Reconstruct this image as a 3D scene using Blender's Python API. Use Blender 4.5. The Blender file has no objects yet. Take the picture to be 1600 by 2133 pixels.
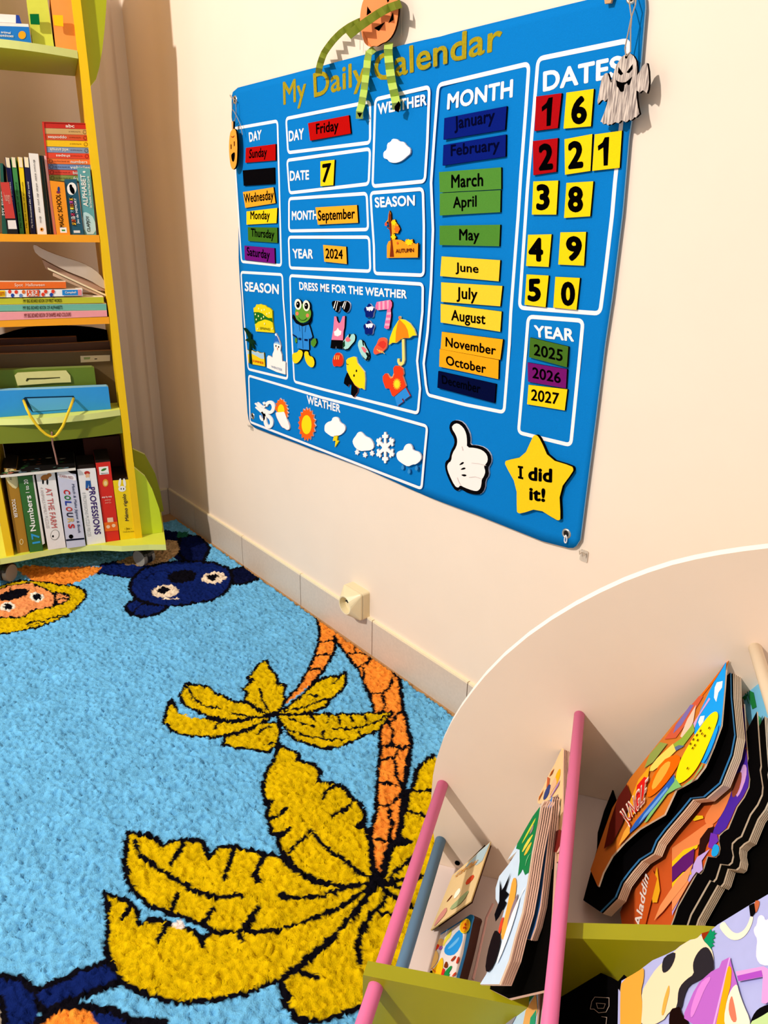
import bpy, math, random
import numpy as np
from mathutils import Vector, Matrix
random.seed(3); np.random.seed(3)
S = bpy.context.scene
COL = S.collection

# ------------------------------------------------------------------ camera
CAMP = np.array([0.0, 0.0, 1.0]); FPX = 1512.76; CX, CY = 800.0, 1066.5
yaw, pitch, roll = [math.radians(a) for a in (-50.378, 21.517, 1.0424)]
_f = np.array([math.sin(yaw)*math.cos(pitch), math.cos(yaw)*math.cos(pitch), -math.sin(pitch)])
_r = np.array([math.cos(yaw), -math.sin(yaw), 0.0]); _u = np.cross(_r, _f)
RGT = math.cos(roll)*_r + math.sin(roll)*_u
UP = -math.sin(roll)*_r + math.cos(roll)*_u
FWD = _f
cd = bpy.data.cameras.new('camera'); cam = bpy.data.objects.new('camera', cd); COL.objects.link(cam)
cd.sensor_fit = 'HORIZONTAL'; cd.sensor_width = 36.0; cd.lens = 36.0*FPX/1600.0; cd.clip_start = 0.02
m = Matrix.Identity(4)
for i in range(3):
    m[i][0], m[i][1], m[i][2], m[i][3] = RGT[i], UP[i], -FWD[i], CAMP[i]
cam.matrix_world = m
S.camera = cam

# ------------------------------------------------------------------ light
S.view_settings.view_transform = 'Standard'; S.view_settings.look = 'None'
S.view_settings.gamma = 1.0; S.view_settings.exposure = 0.0
W = bpy.data.worlds.new('world'); S.world = W; W.use_nodes = True
bg = W.node_tree.nodes['Background']
bg.inputs[0].default_value = (1.0, 0.92, 0.83, 1); bg.inputs[1].default_value = 0.50
ld = bpy.data.lights.new('ceiling_lamp', 'POINT'); ld.energy = 470; ld.shadow_soft_size = 0.07
ld.color = (1.0, 0.94, 0.87)
lamp = bpy.data.objects.new('ceiling_lamp', ld); COL.objects.link(lamp); lamp.location = (-1.30, -2.10, 2.90)

# ------------------------------------------------------------------ helpers
def lin(h):
    h = h.lstrip('#'); o = []
    for i in (0, 2, 4):
        c = int(h[i:i+2], 16)/255.0
        o.append(c/12.92 if c <= 0.04045 else ((c+0.055)/1.055)**2.4)
    return o
_mats = {}
def mat(h, rough=0.6, noise=0.0, scale=300.0, bump=0.0, spec=0.3, metal=0.0, alpha=1.0, name=None, trans=0.0):
    key = (h, rough, noise, scale, bump, spec, metal, alpha, trans)
    if key in _mats: return _mats[key]
    m = bpy.data.materials.new(name or 'mat_%s' % h); m.use_nodes = True
    nt = m.node_tree; b = nt.nodes['Principled BSDF']; c = lin(h)+[1]
    b.inputs['Base Color'].default_value = c; b.inputs['Roughness'].default_value = rough
    b.inputs['Specular IOR Level'].default_value = spec; b.inputs['Metallic'].default_value = metal
    b.inputs['Alpha'].default_value = alpha
    if trans: b.inputs['Transmission Weight'].default_value = trans
    if noise or bump:
        tc = nt.nodes.new('ShaderNodeTexCoord'); n = nt.nodes.new('ShaderNodeTexNoise')
        n.inputs['Scale'].default_value = scale; n.inputs['Detail'].default_value = 4
        nt.links.new(tc.outputs['Object'], n.inputs['Vector'])
        if noise:
            mx = nt.nodes.new('ShaderNodeMix'); mx.data_type = 'RGBA'
            mx.inputs[6].default_value = [v*(1-noise) for v in c[:3]]+[1]
            mx.inputs[7].default_value = [min(1, v*(1+noise)) for v in c[:3]]+[1]
            nt.links.new(n.outputs['Fac'], mx.inputs[0]); nt.links.new(mx.outputs[2], b.inputs['Base Color'])
        if bump:
            bp = nt.nodes.new('ShaderNodeBump'); bp.inputs['Strength'].default_value = bump
            bp.inputs['Distance'].default_value = 0.001
            nt.links.new(n.outputs['Fac'], bp.inputs['Height']); nt.links.new(bp.outputs[0], b.inputs['Normal'])
    _mats[key] = m
    return m
def felt(h): return mat(h, 0.95, 0.14, 900.0, 0.25, 0.0)
def lacq(h): return mat(h, 0.45, 0.03, 60.0, 0.0, 0.3)
def card(h): return mat(h, 0.55, 0.05, 90.0, 0.0, 0.25)
def ink(h): return mat(h, 0.85, 0.0, 1.0, 0.0, 0.0)
def foam(h): return mat(h, 0.9, 0.05, 700.0, 0.1, 0.0)

def tag(o, label=None, cat=None, group=None, kind=None):
    if label: o['label'] = label
    if cat: o['category'] = cat
    if group: o['group'] = group
    if kind: o['kind'] = kind
    return o
def mk(name, verts, faces, mats, fm=None, parent=None, smooth=False, label=None, cat=None, group=None, kind=None, origin=None):
    """one mesh object; verts are world coordinates, origin at its base (or its parent's origin)"""
    v = np.array(verts, float)
    if not isinstance(mats, (list, tuple)): mats = [mats]
    o_ = v.mean(0) if origin is None else np.array(origin, float)
    if origin is None: o_[2] = v[:, 2].min()
    base = np.zeros(3)
    p = parent
    while p is not None:
        base = base+np.array(p.location); p = p.parent
    if parent is not None:
        o_ = base
    me = bpy.data.meshes.new(name); me.from_pydata([tuple(q) for q in (v-o_)], [], faces)
    for mm in mats: me.materials.append(mm)
    if fm is not None: me.polygons.foreach_set('material_index', fm)
    if smooth: me.polygons.foreach_set('use_smooth', [True]*len(me.polygons))
    me.update()
    o = bpy.data.objects.new(name, me); COL.objects.link(o)
    if parent is not None: o.parent = parent
    else: o.location = o_
    return tag(o, label, cat, group, kind)
def empty(name, loc, label, cat, group=None):
    o = bpy.data.objects.new(name, None); COL.objects.link(o); o.location = loc; o.empty_display_size = 0.02
    return tag(o, label, cat, group)
class MB:
    """collects pieces of one part"""
    def __init__(s): s.v = []; s.f = []; s.m = []
    def add(s, v, f, mi=0):
        k = len(s.v); s.v += [tuple(q) for q in v]; s.f += [[i+k for i in q] for q in f]
        s.m += ([mi]*len(f) if isinstance(mi, int) else list(mi)); return s
    def build(s, name, mats, parent=None, **kw): return mk(name, s.v, s.f, mats, s.m, parent, **kw)
def box_vf(c8): return c8, [(0,1,2,3),(7,6,5,4),(0,4,5,1),(1,5,6,2),(2,6,7,3),(3,7,4,0)]
def extr(front, back, closed=True):
    n = len(front); v = list(front)+list(back)
    f = [list(range(n)), list(range(2*n-1, n-1, -1))]
    f += [[i, i+n, (i+1) % n+n, (i+1) % n] for i in range(n)]
    return v, f
def tube(path, r, seg=8, caps=True):
    path = [np.array(p, float) for p in path]; v = []; f = []
    prev = None
    rr = r if isinstance(r, (list, tuple)) else [r]*len(path)
    for i, p in enumerate(path):
        t = (path[min(i+1, len(path)-1)]-path[max(i-1, 0)]); t = t/np.linalg.norm(t)
        if prev is None:
            a = np.array([0, 0, 1.0]) if abs(t[2]) < 0.9 else np.array([1.0, 0, 0])
            prev = np.cross(t, a); prev /= np.linalg.norm(prev)
        prev = prev-t*(prev@t); prev /= np.linalg.norm(prev); b = np.cross(t, prev)
        for k in range(seg):
            an = 2*math.pi*k/seg; v.append(p+rr[i]*(math.cos(an)*prev+math.sin(an)*b))
    for i in range(len(path)-1):
        for k in range(seg):
            k2 = (k+1) % seg; f.append([i*seg+k, i*seg+k2, (i+1)*seg+k2, (i+1)*seg+k])
    if caps:
        f.append(list(range(seg))[::-1]); f.append([(len(path)-1)*seg+k for k in range(seg)])
    return v, f
# photograph geometry -> place: where the sight line of a pixel meets a real plane of the room
def ray(u, v): return RGT*((u-CX)/FPX)-UP*((v-CY)/FPX)+FWD
class Plane:
    def __init__(s, p, n): s.p = np.array(p, float); s.n = np.array(n, float)/np.linalg.norm(n)
    def at(s, u, v, off=0.0):
        r = ray(u, v); t = ((s.p-CAMP)@s.n+off)/(r@s.n); return CAMP+t*r
    def pts(s, pl, off=0.0): return [s.at(u, v, off) for u, v in pl]
def Zm(x0, y0, k): return lambda *pts: [(x0+x/k, y0+y/k) for x, y in pts]
def slab(name, pl, P, off, th, mats, parent=None, **kw):
    """outline on plane P, front face off in front of it, th thick; mats = face (, edge)"""
    fr = P.pts(pl, off); bk = [q-P.n*th for q in fr]; v, f = extr(fr, bk)
    if not isinstance(mats, (list, tuple)): mats = [mats]
    fm = [0, 0 if len(mats) < 2 else 1]+[0 if len(mats) < 2 else 1]*(len(f)-2)
    return mk(name, v, f, mats, fm, parent, **kw)
def art(name, P, off, items, parent, **kw):
    """flat printed pattern: list of (outline, material), later ones on top"""
    mats = []; mb = MB()
    for k, (pl, mm) in enumerate(items):
        if mm not in mats: mats.append(mm)
        mb.add(P.pts(pl, off+0.00012*k), [list(range(len(pl)))], mats.index(mm))
    return mb.build(name, mats, parent, **kw)
def stroke(pl, w, closed=False):
    """widens a pixel polyline into outlines (pixel quads)"""
    out = []; n = len(pl)
    for i in range(n if closed else n-1):
        a = np.array(pl[i], float); b = np.array(pl[(i+1) % n], float); d = b-a
        L = np.hypot(*d)
        if L < 1e-6: continue
        d /= L; q = np.array([-d[1], d[0]])*w/2; e = d*w*0.3
        out.append([tuple(a-e+q), tuple(b+e+q), tuple(b+e-q), tuple(a-e-q)])
    return out
def ell(cx, cy, rx, ry, n=18, rot=0.0):
    c, s = math.cos(rot), math.sin(rot)
    return [(cx+rx*math.cos(t)*c-ry*math.sin(t)*s, cy+rx*math.cos(t)*s+ry*math.sin(t)*c) for t in [2*math.pi*k/n for k in range(n)]]
def smooth_poly(pl, it=2):
    for _ in range(it):
        o = []
        for i in range(len(pl)):
            a = pl[i]; b = pl[(i+1) % len(pl)]
            o += [(a[0]*.75+b[0]*.25, a[1]*.75+b[1]*.25), (a[0]*.25+b[0]*.75, a[1]*.25+b[1]*.75)]
        pl = o
    return pl
def smooth_line(pl, it=2):
    for _ in range(it):
        o = [pl[0]]
        for i in range(len(pl)-1):
            a = np.array(pl[i], float); b = np.array(pl[i+1], float)
            o += [tuple(a*.75+b*.25), tuple(a*.25+b*.75)]
        pl = o+[pl[-1]]
    return pl
_tcache = {}
def text_mesh(s, bold, sp=1.0):
    k = (s, bold, sp)
    if k in _tcache: return _tcache[k]
    cu = bpy.data.curves.new('t', 'FONT'); cu.body = s; cu.resolution_u = 4; cu.space_character = sp+bold*1.2
    cu.align_x = 'LEFT'; cu.fill_mode = 'FRONT'
    ob = bpy.data.objects.new('t', cu); COL.objects.link(ob)
    dg = bpy.context.evaluated_depsgraph_get(); dg.update()
    me = bpy.data.meshes.new_from_object(ob.evaluated_get(dg))
    v = np.array([q.co[:2] for q in me.vertices]); f = [list(p.vertices) for p in me.polygons]
    bpy.data.objects.remove(ob); bpy.data.curves.remove(cu); bpy.data.meshes.remove(me)
    if s == '1':
        v = np.array([(0.30, 0), (0.52, 0), (0.52, 0.72), (0.36, 0.72), (0.27, 0.60), (0.08, 0.52), (0.08, 0.40), (0.30, 0.47)]); f = [list(range(8))]; bold = 0
    if s == 'I':
        v = np.array([(0,0),(.5,0),(.5,.17),(.37,.17),(.37,.83),(.5,.83),(.5,1),(0,1),(0,.83),(.13,.83),(.13,.17),(0,.17)]); f = [list(range(12))]; bold = 0
    if bold > 0:
        # heavier weight: the same outline laid down again around a small circle
        n = len(v); vs = [v]; fs = list(f)
        for j in range(8):
            a = 2*math.pi*j/8; vs.append(v+bold*np.array([math.cos(a), math.sin(a)])); fs += [[i+n*(j+1) for i in q] for q in f]
        v = np.concatenate(vs); f = fs
    v = (v-v.min(0))/(v.max(0)-v.min(0))
    lay = np.repeat(np.arange(9 if bold > 0 else 1), len(v)//(9 if bold > 0 else 1))[::-1]*0.00003
    v = np.column_stack([v, lay]); _tcache[k] = (v, f)
    return v, f
def text(name, s, quad, P, off, mm, parent, bold=0.0, sp=1.0, slant=0.0, **kw):
    """lettering fitted to the four corners (top left, top right, bottom right, bottom left, as the words read)"""
    v, f = text_mesh(s, bold, sp)
    TL, TR, BR, BL = [P.at(u, w, off) for u, w in quad]
    out = [(1-y)*((1-x)*BL+x*BR)+y*((1-x)*TL+x*TR)+P.n*h for x, y, h in v]
    return mk(name, out, f, mm, None, parent, **kw)
def texts(name, rows, P, off, parent, **kw):
    mats = []; mb = MB()
    for s, quad, mm, bold in rows:
        v, f = text_mesh(s, bold)
        TL, TR, BR, BL = [P.at(u, w, off) for u, w in quad]
        if mm not in mats: mats.append(mm)
        mb.add([(1-y)*((1-x)*BL+x*BR)+y*((1-x)*TL+x*TR)+P.n*h for x, y, h in v], f, mats.index(mm))
    return mb.build(name, mats, parent, **kw)

# ------------------------------------------------------------------ the room
D = 0.98853; WY = D+0.008; WX = -2.455
BP = Plane((0, D, 1), (0, -1, 0))                # front face of the felt board
wallm = mat('#efddcb', 0.9, 0.03, 9.0, 0.05, 0.1, name='warm_white_paint')
def quadface(name, v, mm, kind='structure'):
    return mk(name, v, [list(range(len(v)))], mm, kind=kind, origin=v[0])
def boxw(x0, x1, y0, y1, z0, z1):
    return box_vf([(x0,y0,z0),(x1,y0,z0),(x1,y1,z0),(x0,y1,z0),(x0,y0,z1),(x1,y0,z1),(x1,y1,z1),(x0,y1,z1)])
FZ = -0.014
def struct(name, v, f, mm): return mk(name, v, f, mm, kind='structure')
struct('wall_right', *boxw(WX-0.1, 1.6, WY, WY+0.1, FZ-0.05, 2.6), wallm)
struct('wall_left', *boxw(WX-0.1, WX, -3.2, WY, FZ-0.05, 2.6), wallm)
floorm = mat('#b98d5c', 0.5, 0.15, 14.0, 0.0, 0.3, name='tan_tile_floor')
struct('floor', *boxw(WX-0.1, 1.6, -3.2, WY+0.1, FZ-0.06, FZ), floorm)
# rounded pipe boxing running up the corner
mb = MB(); x1 = WX+0.018
prof = [(WX, 0.905), (WX+0.004, 0.911), (WX+0.012, 0.916), (x1, 0.925), (x1, 0.942), (WX+0.012, 0.952), (WX+0.004, 0.957), (WX, 0.963)]
lo = [(x, y, 0.088) for x, y in prof]; hi = [(x, y, 2.6) for x, y in prof]
mb.add(lo+hi, [[i, i+1, i+9, i+8] for i in range(7)])
mb.build('trim_1', wallm, kind='structure', smooth=True)
# tiled skirting: each run is one piece of trim, joints between the tiles
tilem = mat('#d3c3b3', 0.45, 0.10, 160.0, 0.0, 0.35, name='stone_skirting_tile')
capm = mat('#f6e6c4', 0.8, 0.03, 40.0)
groutm = mat('#7a6250', 0.9)
def skirt(name, a, b, cuts, axis):
    mb = MB(); edges = [a]+cuts+[b]
    for i in range(len(edges)-1):
        s0, s1 = edges[i]+0.0012, edges[i+1]-0.0012
        for z0, z1, th, mi in ((FZ, 0.082, 0.008, 0), (0.082, 0.0865, 0.0075, 1)):
            if axis == 'x': v, f = boxw(s0, s1, WY-th, WY, z0, z1)
            else: v, f = boxw(WX, WX+th, s0, s1, z0, z1)
            mb.add(v, f, mi)
    if axis == 'x': v, f = boxw(a, b, WY-0.005, WY, FZ, 0.084)
    else: v, f = boxw(WX, WX+0.005, a, b, FZ, 0.084)
    mb.add(v, f, 2)
    return mb.build(name, [tilem, capm, groutm], kind='structure')
def wx(u, v): return float(BP.at(u, v)[0])
skirt('baseboard_right', WX+0.008, 1.6, [wx(406, 1085), wx(505, 1150), wx(626, 1230), wx(775, 1330), wx(973, 1440), -0.55, -0.2, 0.15, 0.5, 0.85, 1.2], 'x')
skirt('baseboard_left', -3.2, WY-0.008, [-2.8, -2.4, -2.0, -1.6, -1.2, -0.8, -0.4, 0.0, 0.4, 0.8], 'y')

# ------------------------------------------------------------------ rug with its woven picture
FL = Plane((0, 0, 0), (0, 0, 1))
rx0, rx1, ry0, ry1, st = -2.36, 0.22, -0.95, 0.981, 0.0030
nx = int((rx1-rx0)/st); ny = int((ry1-ry0)/st)
gx = rx0+np.arange(nx)*st; gy = ry0+np.arange(ny)*st
GX, GY = np.meshgrid(gx, gy)
rng = np.random.RandomState(5)
def blur(a, n):
    for _ in range(n):
        a = (a+np.roll(a, 1, 0)+np.roll(a, -1, 0)+np.roll(a, 1, 1)+np.roll(a, -1, 1))/5
    return a
def nrm(a): return (a-a.mean())/a.std()
jx = nrm(blur(rng.randn(ny, nx), 2))*0.0018; jy = nrm(blur(rng.randn(ny, nx), 2))*0.0018
JX = GX+jx; JY = GY+jy
colr = np.zeros((ny, nx, 3)); colr[:] = lin('#6cb6e2')
def fl(pl): return np.array([FL.at(u, v)[:2] for u, v in pl])
def fill(pl, h):
    p = fl(pl); a0, a1 = p.min(0), p.max(0)
    ix0, ix1 = max(0, int((a0[0]-rx0)/st)-4), min(nx, int((a1[0]-rx0)/st)+5)
    iy0, iy1 = max(0, int((a0[1]-ry0)/st)-4), min(ny, int((a1[1]-ry0)/st)+5)
    if ix1 <= ix0 or iy1 <= iy0: return
    X = JX[iy0:iy1, ix0:ix1]; Y = JY[iy0:iy1, ix0:ix1]; ins = np.zeros(X.shape, bool)
    for i in range(len(p)):
        (xa, ya), (xb, yb) = p[i], p[(i+1) % len(p)]
        if ya == yb: continue
        c = ((ya > Y) != (yb > Y)) & (X < (xb-xa)*(Y-ya)/(yb-ya)+xa); ins ^= c
    colr[iy0:iy1, ix0:ix1][ins] = lin(h)
def line(pl, w=0.0042, h='#0d0b12', closed=False):
    p = fl(pl); n = len(p)
    for i in range(n if closed else n-1):
        a, b = p[i], p[(i+1) % n]; lo = np.minimum(a, b)-w-0.006; hi = np.maximum(a, b)+w+0.006
        ix0, ix1 = max(0, int((lo[0]-rx0)/st)), min(nx, int((hi[0]-rx0)/st)+2)
        iy0, iy1 = max(0, int((lo[1]-ry0)/st)), min(ny, int((hi[1]-ry0)/st)+2)
        if ix1 <= ix0 or iy1 <= iy0: continue
        X = JX[iy0:iy1, ix0:ix1]; Y = JY[iy0:iy1, ix0:ix1]; d = b-a; L2 = max(d@d, 1e-12)
        t = np.clip(((X-a[0])*d[0]+(Y-a[1])*d[1])/L2, 0, 1)
        q = (X-a[0]-t*d[0])**2+(Y-a[1]-t*d[1])**2 < w*w
        colr[iy0:iy1, ix0:ix1][q] = lin(h)
def shape(pl, h, w=0.0042): fill(pl, h); line(pl, w, closed=True)
YEL = '#d6b206'; ORA = '#fb9234'; NAV = '#10215f'; BLK = '#0d0b12'; CRM = '#efd9bd'
z7 = Zm(330, 1270, 2.807); z6 = Zm(500, 1540, 4.0); z4 = Zm(0, 1080, 2.667); z8 = Zm(0, 1700, 2.222)
# trunks
lt = z7((920,35),(940,95),(938,170),(915,260),(880,340),(820,440),(740,530),(715,560),(760,535),(830,480),(900,420),(965,350),(1020,265),(1040,180),(1030,150))
rt = z7((920,35),(1030,150),(1060,205),(1110,270),(1170,350),(1205,430),(1240,500),(1262,590))+[(790,1500),(792,1560),(786,1620),(783,1690),(772,1740),(778,1790),(785,1830)]+z6((1185,1120),(1215,960),(1260,870),(1310,830),(1350,560),(1360,450),(1400,200),(1430,30))+z7((1480,780),(1450,640),(1425,540),(1415,400),(1390,380),(1365,340),(1330,290),(1250,230),(1100,140),(1000,75))
fill(rt, ORA); fill(lt, ORA)
line(z7((920,35),(940,95),(938,170),(915,260),(880,340),(820,440),(740,530)))
line(z7((1030,150),(1040,185),(1020,265),(965,350),(900,420)), 0.005)
line(z7((1030,150),(1060,205),(1110,270),(1170,350),(1205,430),(1240,500),(1262,590)))
line([(790,1490),(792,1560),(786,1620),(783,1690),(772,1740),(778,1790),(785,1830)])
line(z6((1185,1120),(1215,960),(1260,870),(1310,830),(1340,700),(1350,560),(1360,450),(1400,200),(1430,30)), 0.006)
line(z7((1480,780),(1450,640),(1425,540),(1415,400),(1390,380),(1365,340),(1330,290)), 0.005)
for l in (((940,185),(990,175),(1030,178)),((915,268),(970,255),(1030,262)),((880,348),(930,338),(975,345)),((1165,190),(1145,225),(1160,250),(1250,255)),((1110,250),(1160,240)),((1255,250),(1225,305),(1165,330)),((1195,330),(1210,370),(1195,400)),((1245,480),(1300,485),(1350,450),(1370,395)),((1310,485),(1325,560),(1305,600)),((1420,580),(1370,640),(1300,670)),((1340,640),(1375,700),(1360,770)),((1300,800),(1360,775),(1420,800)),((1450,600),(1440,640))):
    line(z7(*l), 0.0036)
for l in (((1170,50),(1250,40),(1330,75),(1390,50)),((1170,155),(1290,135),(1320,90)),((1290,140),(1300,290),(1350,380)),((1165,355),(1280,355),(1300,370)),((1140,555),(1250,540),(1350,430)),((1250,560),(1240,640),(1270,700),(1240,800),(1300,840)),((1100,825),(1250,835))):
    line(z6(*l), 0.0036)
# big palm
C0 = (789, 1836)
LE = [(905,1570),(885,1584),(868,1600),(861,1638),(848,1652),(846,1675),(838,1700),(830,1745),(855,1752),(818,1758),(803,1812),C0,(960,2000),(1010,1700)]
fill(LE, YEL)
LD = [C0,(740,1905),(690,1950),(640,1995),(600,2025),(586,2040),(590,2062),(602,2074),(588,2080),(596,2095),(622,2122),(660,2125),(720,2108),(772,2085),(860,2060),(950,1950),(900,1830)]
fill(LD, YEL)
LA = z6((330,30),(290,130),(210,290),(185,400),(210,520),(250,500),(225,600),(240,690),(260,770),(330,780),(315,840),(340,920),(390,980),(470,1080),(640,1160),(880,1225))+[C0]+z6((1105,1080),(1080,820),(1075,770),(1030,710),(975,715),(1040,660),(1045,610),(1000,530),(950,490),(880,400),(780,355),(650,340),(675,270),(620,195),(480,165),(490,110),(390,70))
LB = z8((590,70),(640,75),(720,95),(755,130),(800,110),(880,100),(940,115),(965,185),(1010,140),(1090,135),(1200,165),(1300,185),(1360,240),(1440,290),(1520,315))+[C0]+z8((1600,400),(1450,470),(1280,520),(1130,530),(990,525),(870,470),(770,440),(700,410),(640,370),(590,300),(575,200))
LC = z8((490,350),(530,360),(580,380),(600,400),(630,420),(645,495),(680,470),(740,470),(790,490),(870,515),(930,560),(990,530),(1130,530),(1300,515),(1450,470),(1600,395))+[C0,(700,1945)]+z8((1480,620),(1370,700),(1300,745),(1180,800),(1040,840),(940,855),(800,855),(700,830),(600,785),(540,740),(490,620),(500,500))
shape(LC, YEL, 0.0045); shape(LB, YEL, 0.0045); shape(LA, YEL, 0.0045)
line([(740,1905),(690,1950),(640,1995),(600,2025),(586,2040),(590,2062),(602,2074),(588,2080),(596,2095),(622,2122),(660,2125),(720,2108),(772,2085)], 0.0045)
line(LE[:10], 0.005); line(LE[9:12], 0.005)
for l in (((575,745),(660,830),(760,930),(880,1000),(980,1090),(1060,1140),(1160,1170)),((340,1280),(400,1310),(540,1310),(700,1290),(820,1260),(900,1225)),((270,500),(230,540)),((385,560),(320,620),(250,655)),((405,740),(330,790)),((540,810),(470,860),(400,930)),((780,375),(720,420),(700,465)),((950,510),(880,570),(775,620)),((200,960),(145,1060),(110,1120),(150,1170)),((150,1390),(80,1480),(30,1600)),((1215,1300),(1150,1400),(1060,1490),(1030,1600)),((1100,1250),(980,1420),(820,1580)),((1180,1450),(1280,1440)),((1240,1140),(1340,1060),(1440,960)),((1200,1180),(1350,1160),(1540,1120)),((1160,1190),(1290,1210),(1400,1260)),((1200,1250),(1300,1300),(1440,1390)),((1400,420),(1480,420),(1590,415)),((1360,575),(1460,610),(1540,630)),((1320,840),(1420,855)),((430,1020),(470,1080))):
    line(z6(*l), 0.0042)
for l in (((620,115),(650,180),(740,240),(840,300),(910,350),(1000,370),(1120,365)),((850,110),(830,160),(790,215)),((1080,150),(1065,210),(1040,280)),((1225,180),(1190,240),(1185,270),(1200,295)),((820,355),(790,430)),((985,425),(940,490)),((1195,415),(1150,490),(1135,525)),((600,400),(590,440),(565,465)),((770,480),(755,540),(725,570)),((935,560),(935,600)),((1105,535),(1125,575)),((1345,705),(1400,715),(1470,740))):
    line(z8(*l), 0.0045)
fill(z8((800,480),(830,475),(860,500),(830,515),(805,500)), '#f0e0d8')
line([(803,1866),(793,1884),(771,1905),(752,1935),(745,1969),(750,2001)], 0.005)
# centre knot
fill(ell(789, 1837, 17, 10), BLK)
# small palm
C1 = z7((685,605))[0]
SL = [z7((635,285),(590,310),(545,360),(520,390),(540,415),(495,450),(520,480),(500,520),(560,560),(620,595))+[C1]+z7((720,560),(745,520),(730,490),(745,440),(700,420),(690,370),(655,345),(640,310)),
      z7((160,425),(125,500),(140,540),(200,580),(300,620),(420,650))+[C1]+z7((600,590),(500,535),(440,530),(400,510),(330,480),(290,440),(200,430)),
      z7((75,520),(45,580),(30,650),(100,710),(200,735),(330,740),(430,720),(540,685),(620,650))+[C1]+z7((500,640),(330,640),(200,610),(130,600),(100,565)),
      z7((700,650),(600,660),(520,700),(390,735),(375,780),(450,800),(560,815),(640,825),(690,790),(715,700)),
      [C1]+z7((760,560),(820,510),(880,450),(930,405),(1000,385),(1050,385),(1100,350),(1095,430),(1060,480),(1010,520),(980,560),(900,590),(800,605)),
      [C1]+z7((800,610),(960,600),(1130,605),(1260,600),(1370,590),(1290,700),(1190,735),(1130,770),(1040,800),(950,805),(860,780),(760,720))]
for p in SL: shape(p, YEL, 0.0040)
fill(ell(C1[0], C1[1], 7, 4), BLK)
for l in (((595,460),(610,520),(640,580)),((170,440),(200,510),(270,555),(360,575)),((430,600),(530,620),(640,620)),((330,690),(350,650),(480,650)),((580,720),(610,690),(650,670)),((620,780),(680,770)),((740,590),(850,565),(980,510)),((1020,430),(1090,360)),((770,630),(850,660),(910,675)),((1020,690),(1110,690),(1250,660),(1340,610)),((760,690),(860,730),(1000,750),(1110,750)),((890,615),(910,640)),((1000,605),(990,650)),((1050,605),(1060,650)),((1120,605),(1135,640)),((1200,600),(1220,640)),((960,690),(970,740)),((1170,700),(1180,730)),((380,510),(370,490)),((530,405),(560,410)),((700,440),(730,445)),((870,490),(930,500)),((960,520),(1010,520))):
    line(z7(*l), 0.0032)
fill(z7((110,560),(160,570),(190,605),(260,600),(270,625),(200,630),(120,600)), '#6cb6e2')
# bear
shape(z4((560,255),(620,240),(740,220),(880,240),(930,250),(940,300),(740,325),(620,310),(540,300)), NAV, 0.004)
fill(z4((900,60),(1040,80),(1100,95),(1160,150),(1165,190),(1130,235),(1000,240),(900,160)), '#0b1236')
shape(z4((1000,95),(1120,95),(1165,160),(1130,235),(1040,240),(985,180)), '#0c1440', 0.006)
fill(z4((640,240),(760,262),(900,250),(980,200),(1000,160),(980,125),(920,112),(860,110),(760,190)), '#b89468')
HEAD = smooth_poly(z4((715,385),(740,320),(800,270),(900,245),(1000,230),(1120,235),(1220,245),(1275,280),(1295,330),(1270,390),(1200,440),(1080,470),(970,480),(880,480),(760,450)), 1)
shape(smooth_poly(z4((690,490),(730,450),(790,430),(900,455),(930,480),(900,520),(810,540),(740,535)), 1), NAV, 0.006)
shape(smooth_poly(z4((1270,290),(1340,262),(1420,285),(1450,320),(1380,355),(1290,370)), 1), '#0b1030', 0.006)
shape(HEAD, NAV, 0.006)
fill(ell(*z4((1010,318))[0], 31, 13, rot=-.12), BLK)
line(z4((950,300),(880,290),(790,330)), 0.003, '#0a1238'); line(z4((730,520),(790,470),(880,480)), 0.004)
for (ex, ey, rx_, ry_) in ((917, 400, 28, 13), (1188, 325, 26, 12)):
    fill(ell(*z4((ex, ey))[0], rx_, ry_, rot=-.06), CRM); fill(ell(*z4((ex-8, ey-4))[0], rx_*.5, ry_*.55, rot=-.1), BLK)
    fill(ell(*z4((ex+18, ey+6))[0], rx_*.14, ry_*.22), CRM)
line(z4((900,445),(990,440)), 0.003, CRM)
# green patch by the wall
fill(z4((990,70),(1050,70),(1040,100),(980,105)), '#20604a')
# lion
fill(z4((80,270),(150,255),(330,270),(470,262),(570,268),(520,310),(400,360),(260,360),(180,340)), ORA)
line(z4((180,340),(260,360),(400,360)), 0.003)
MANE = smooth_poly(z4((0,370),(80,345),(180,340),(300,360),(420,370),(480,400),(470,450),(400,515),(300,570),(160,610),(0,640),(-120,640),(-160,400)), 1)
shape(MANE, YEL, 0.004)
shape(smooth_poly(z4((300,410),(350,405),(395,435),(350,465),(300,470)), 1), '#f09a5a', 0.004)
shape(smooth_poly(z4((-60,400),(80,365),(180,350),(230,380),(300,410),(310,470),(270,495),(180,505),(120,545),(0,545),(-80,540)), 1), '#f0975a', 0.004)
fill(ell(*z4((75,418))[0], 33, 10, rot=-.2), BLK); line(z4((55,380),(60,420)), 0.003)
for ex, ey in ((205, 432), (42, 485)):
    fill(ell(*z4((ex, ey))[0], 16, 9), '#f3ead8'); fill(ell(*z4((ex+2, ey))[0], 9, 6), BLK)
line(z4((320,450),(350,435),(370,440)), 0.003)
for l in (((150,580),(190,565),(240,570)),((160,595),(210,580)),((260,555),(310,540),(360,530)),((310,545),(350,550))): line(z4(*l), 0.004)
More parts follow.
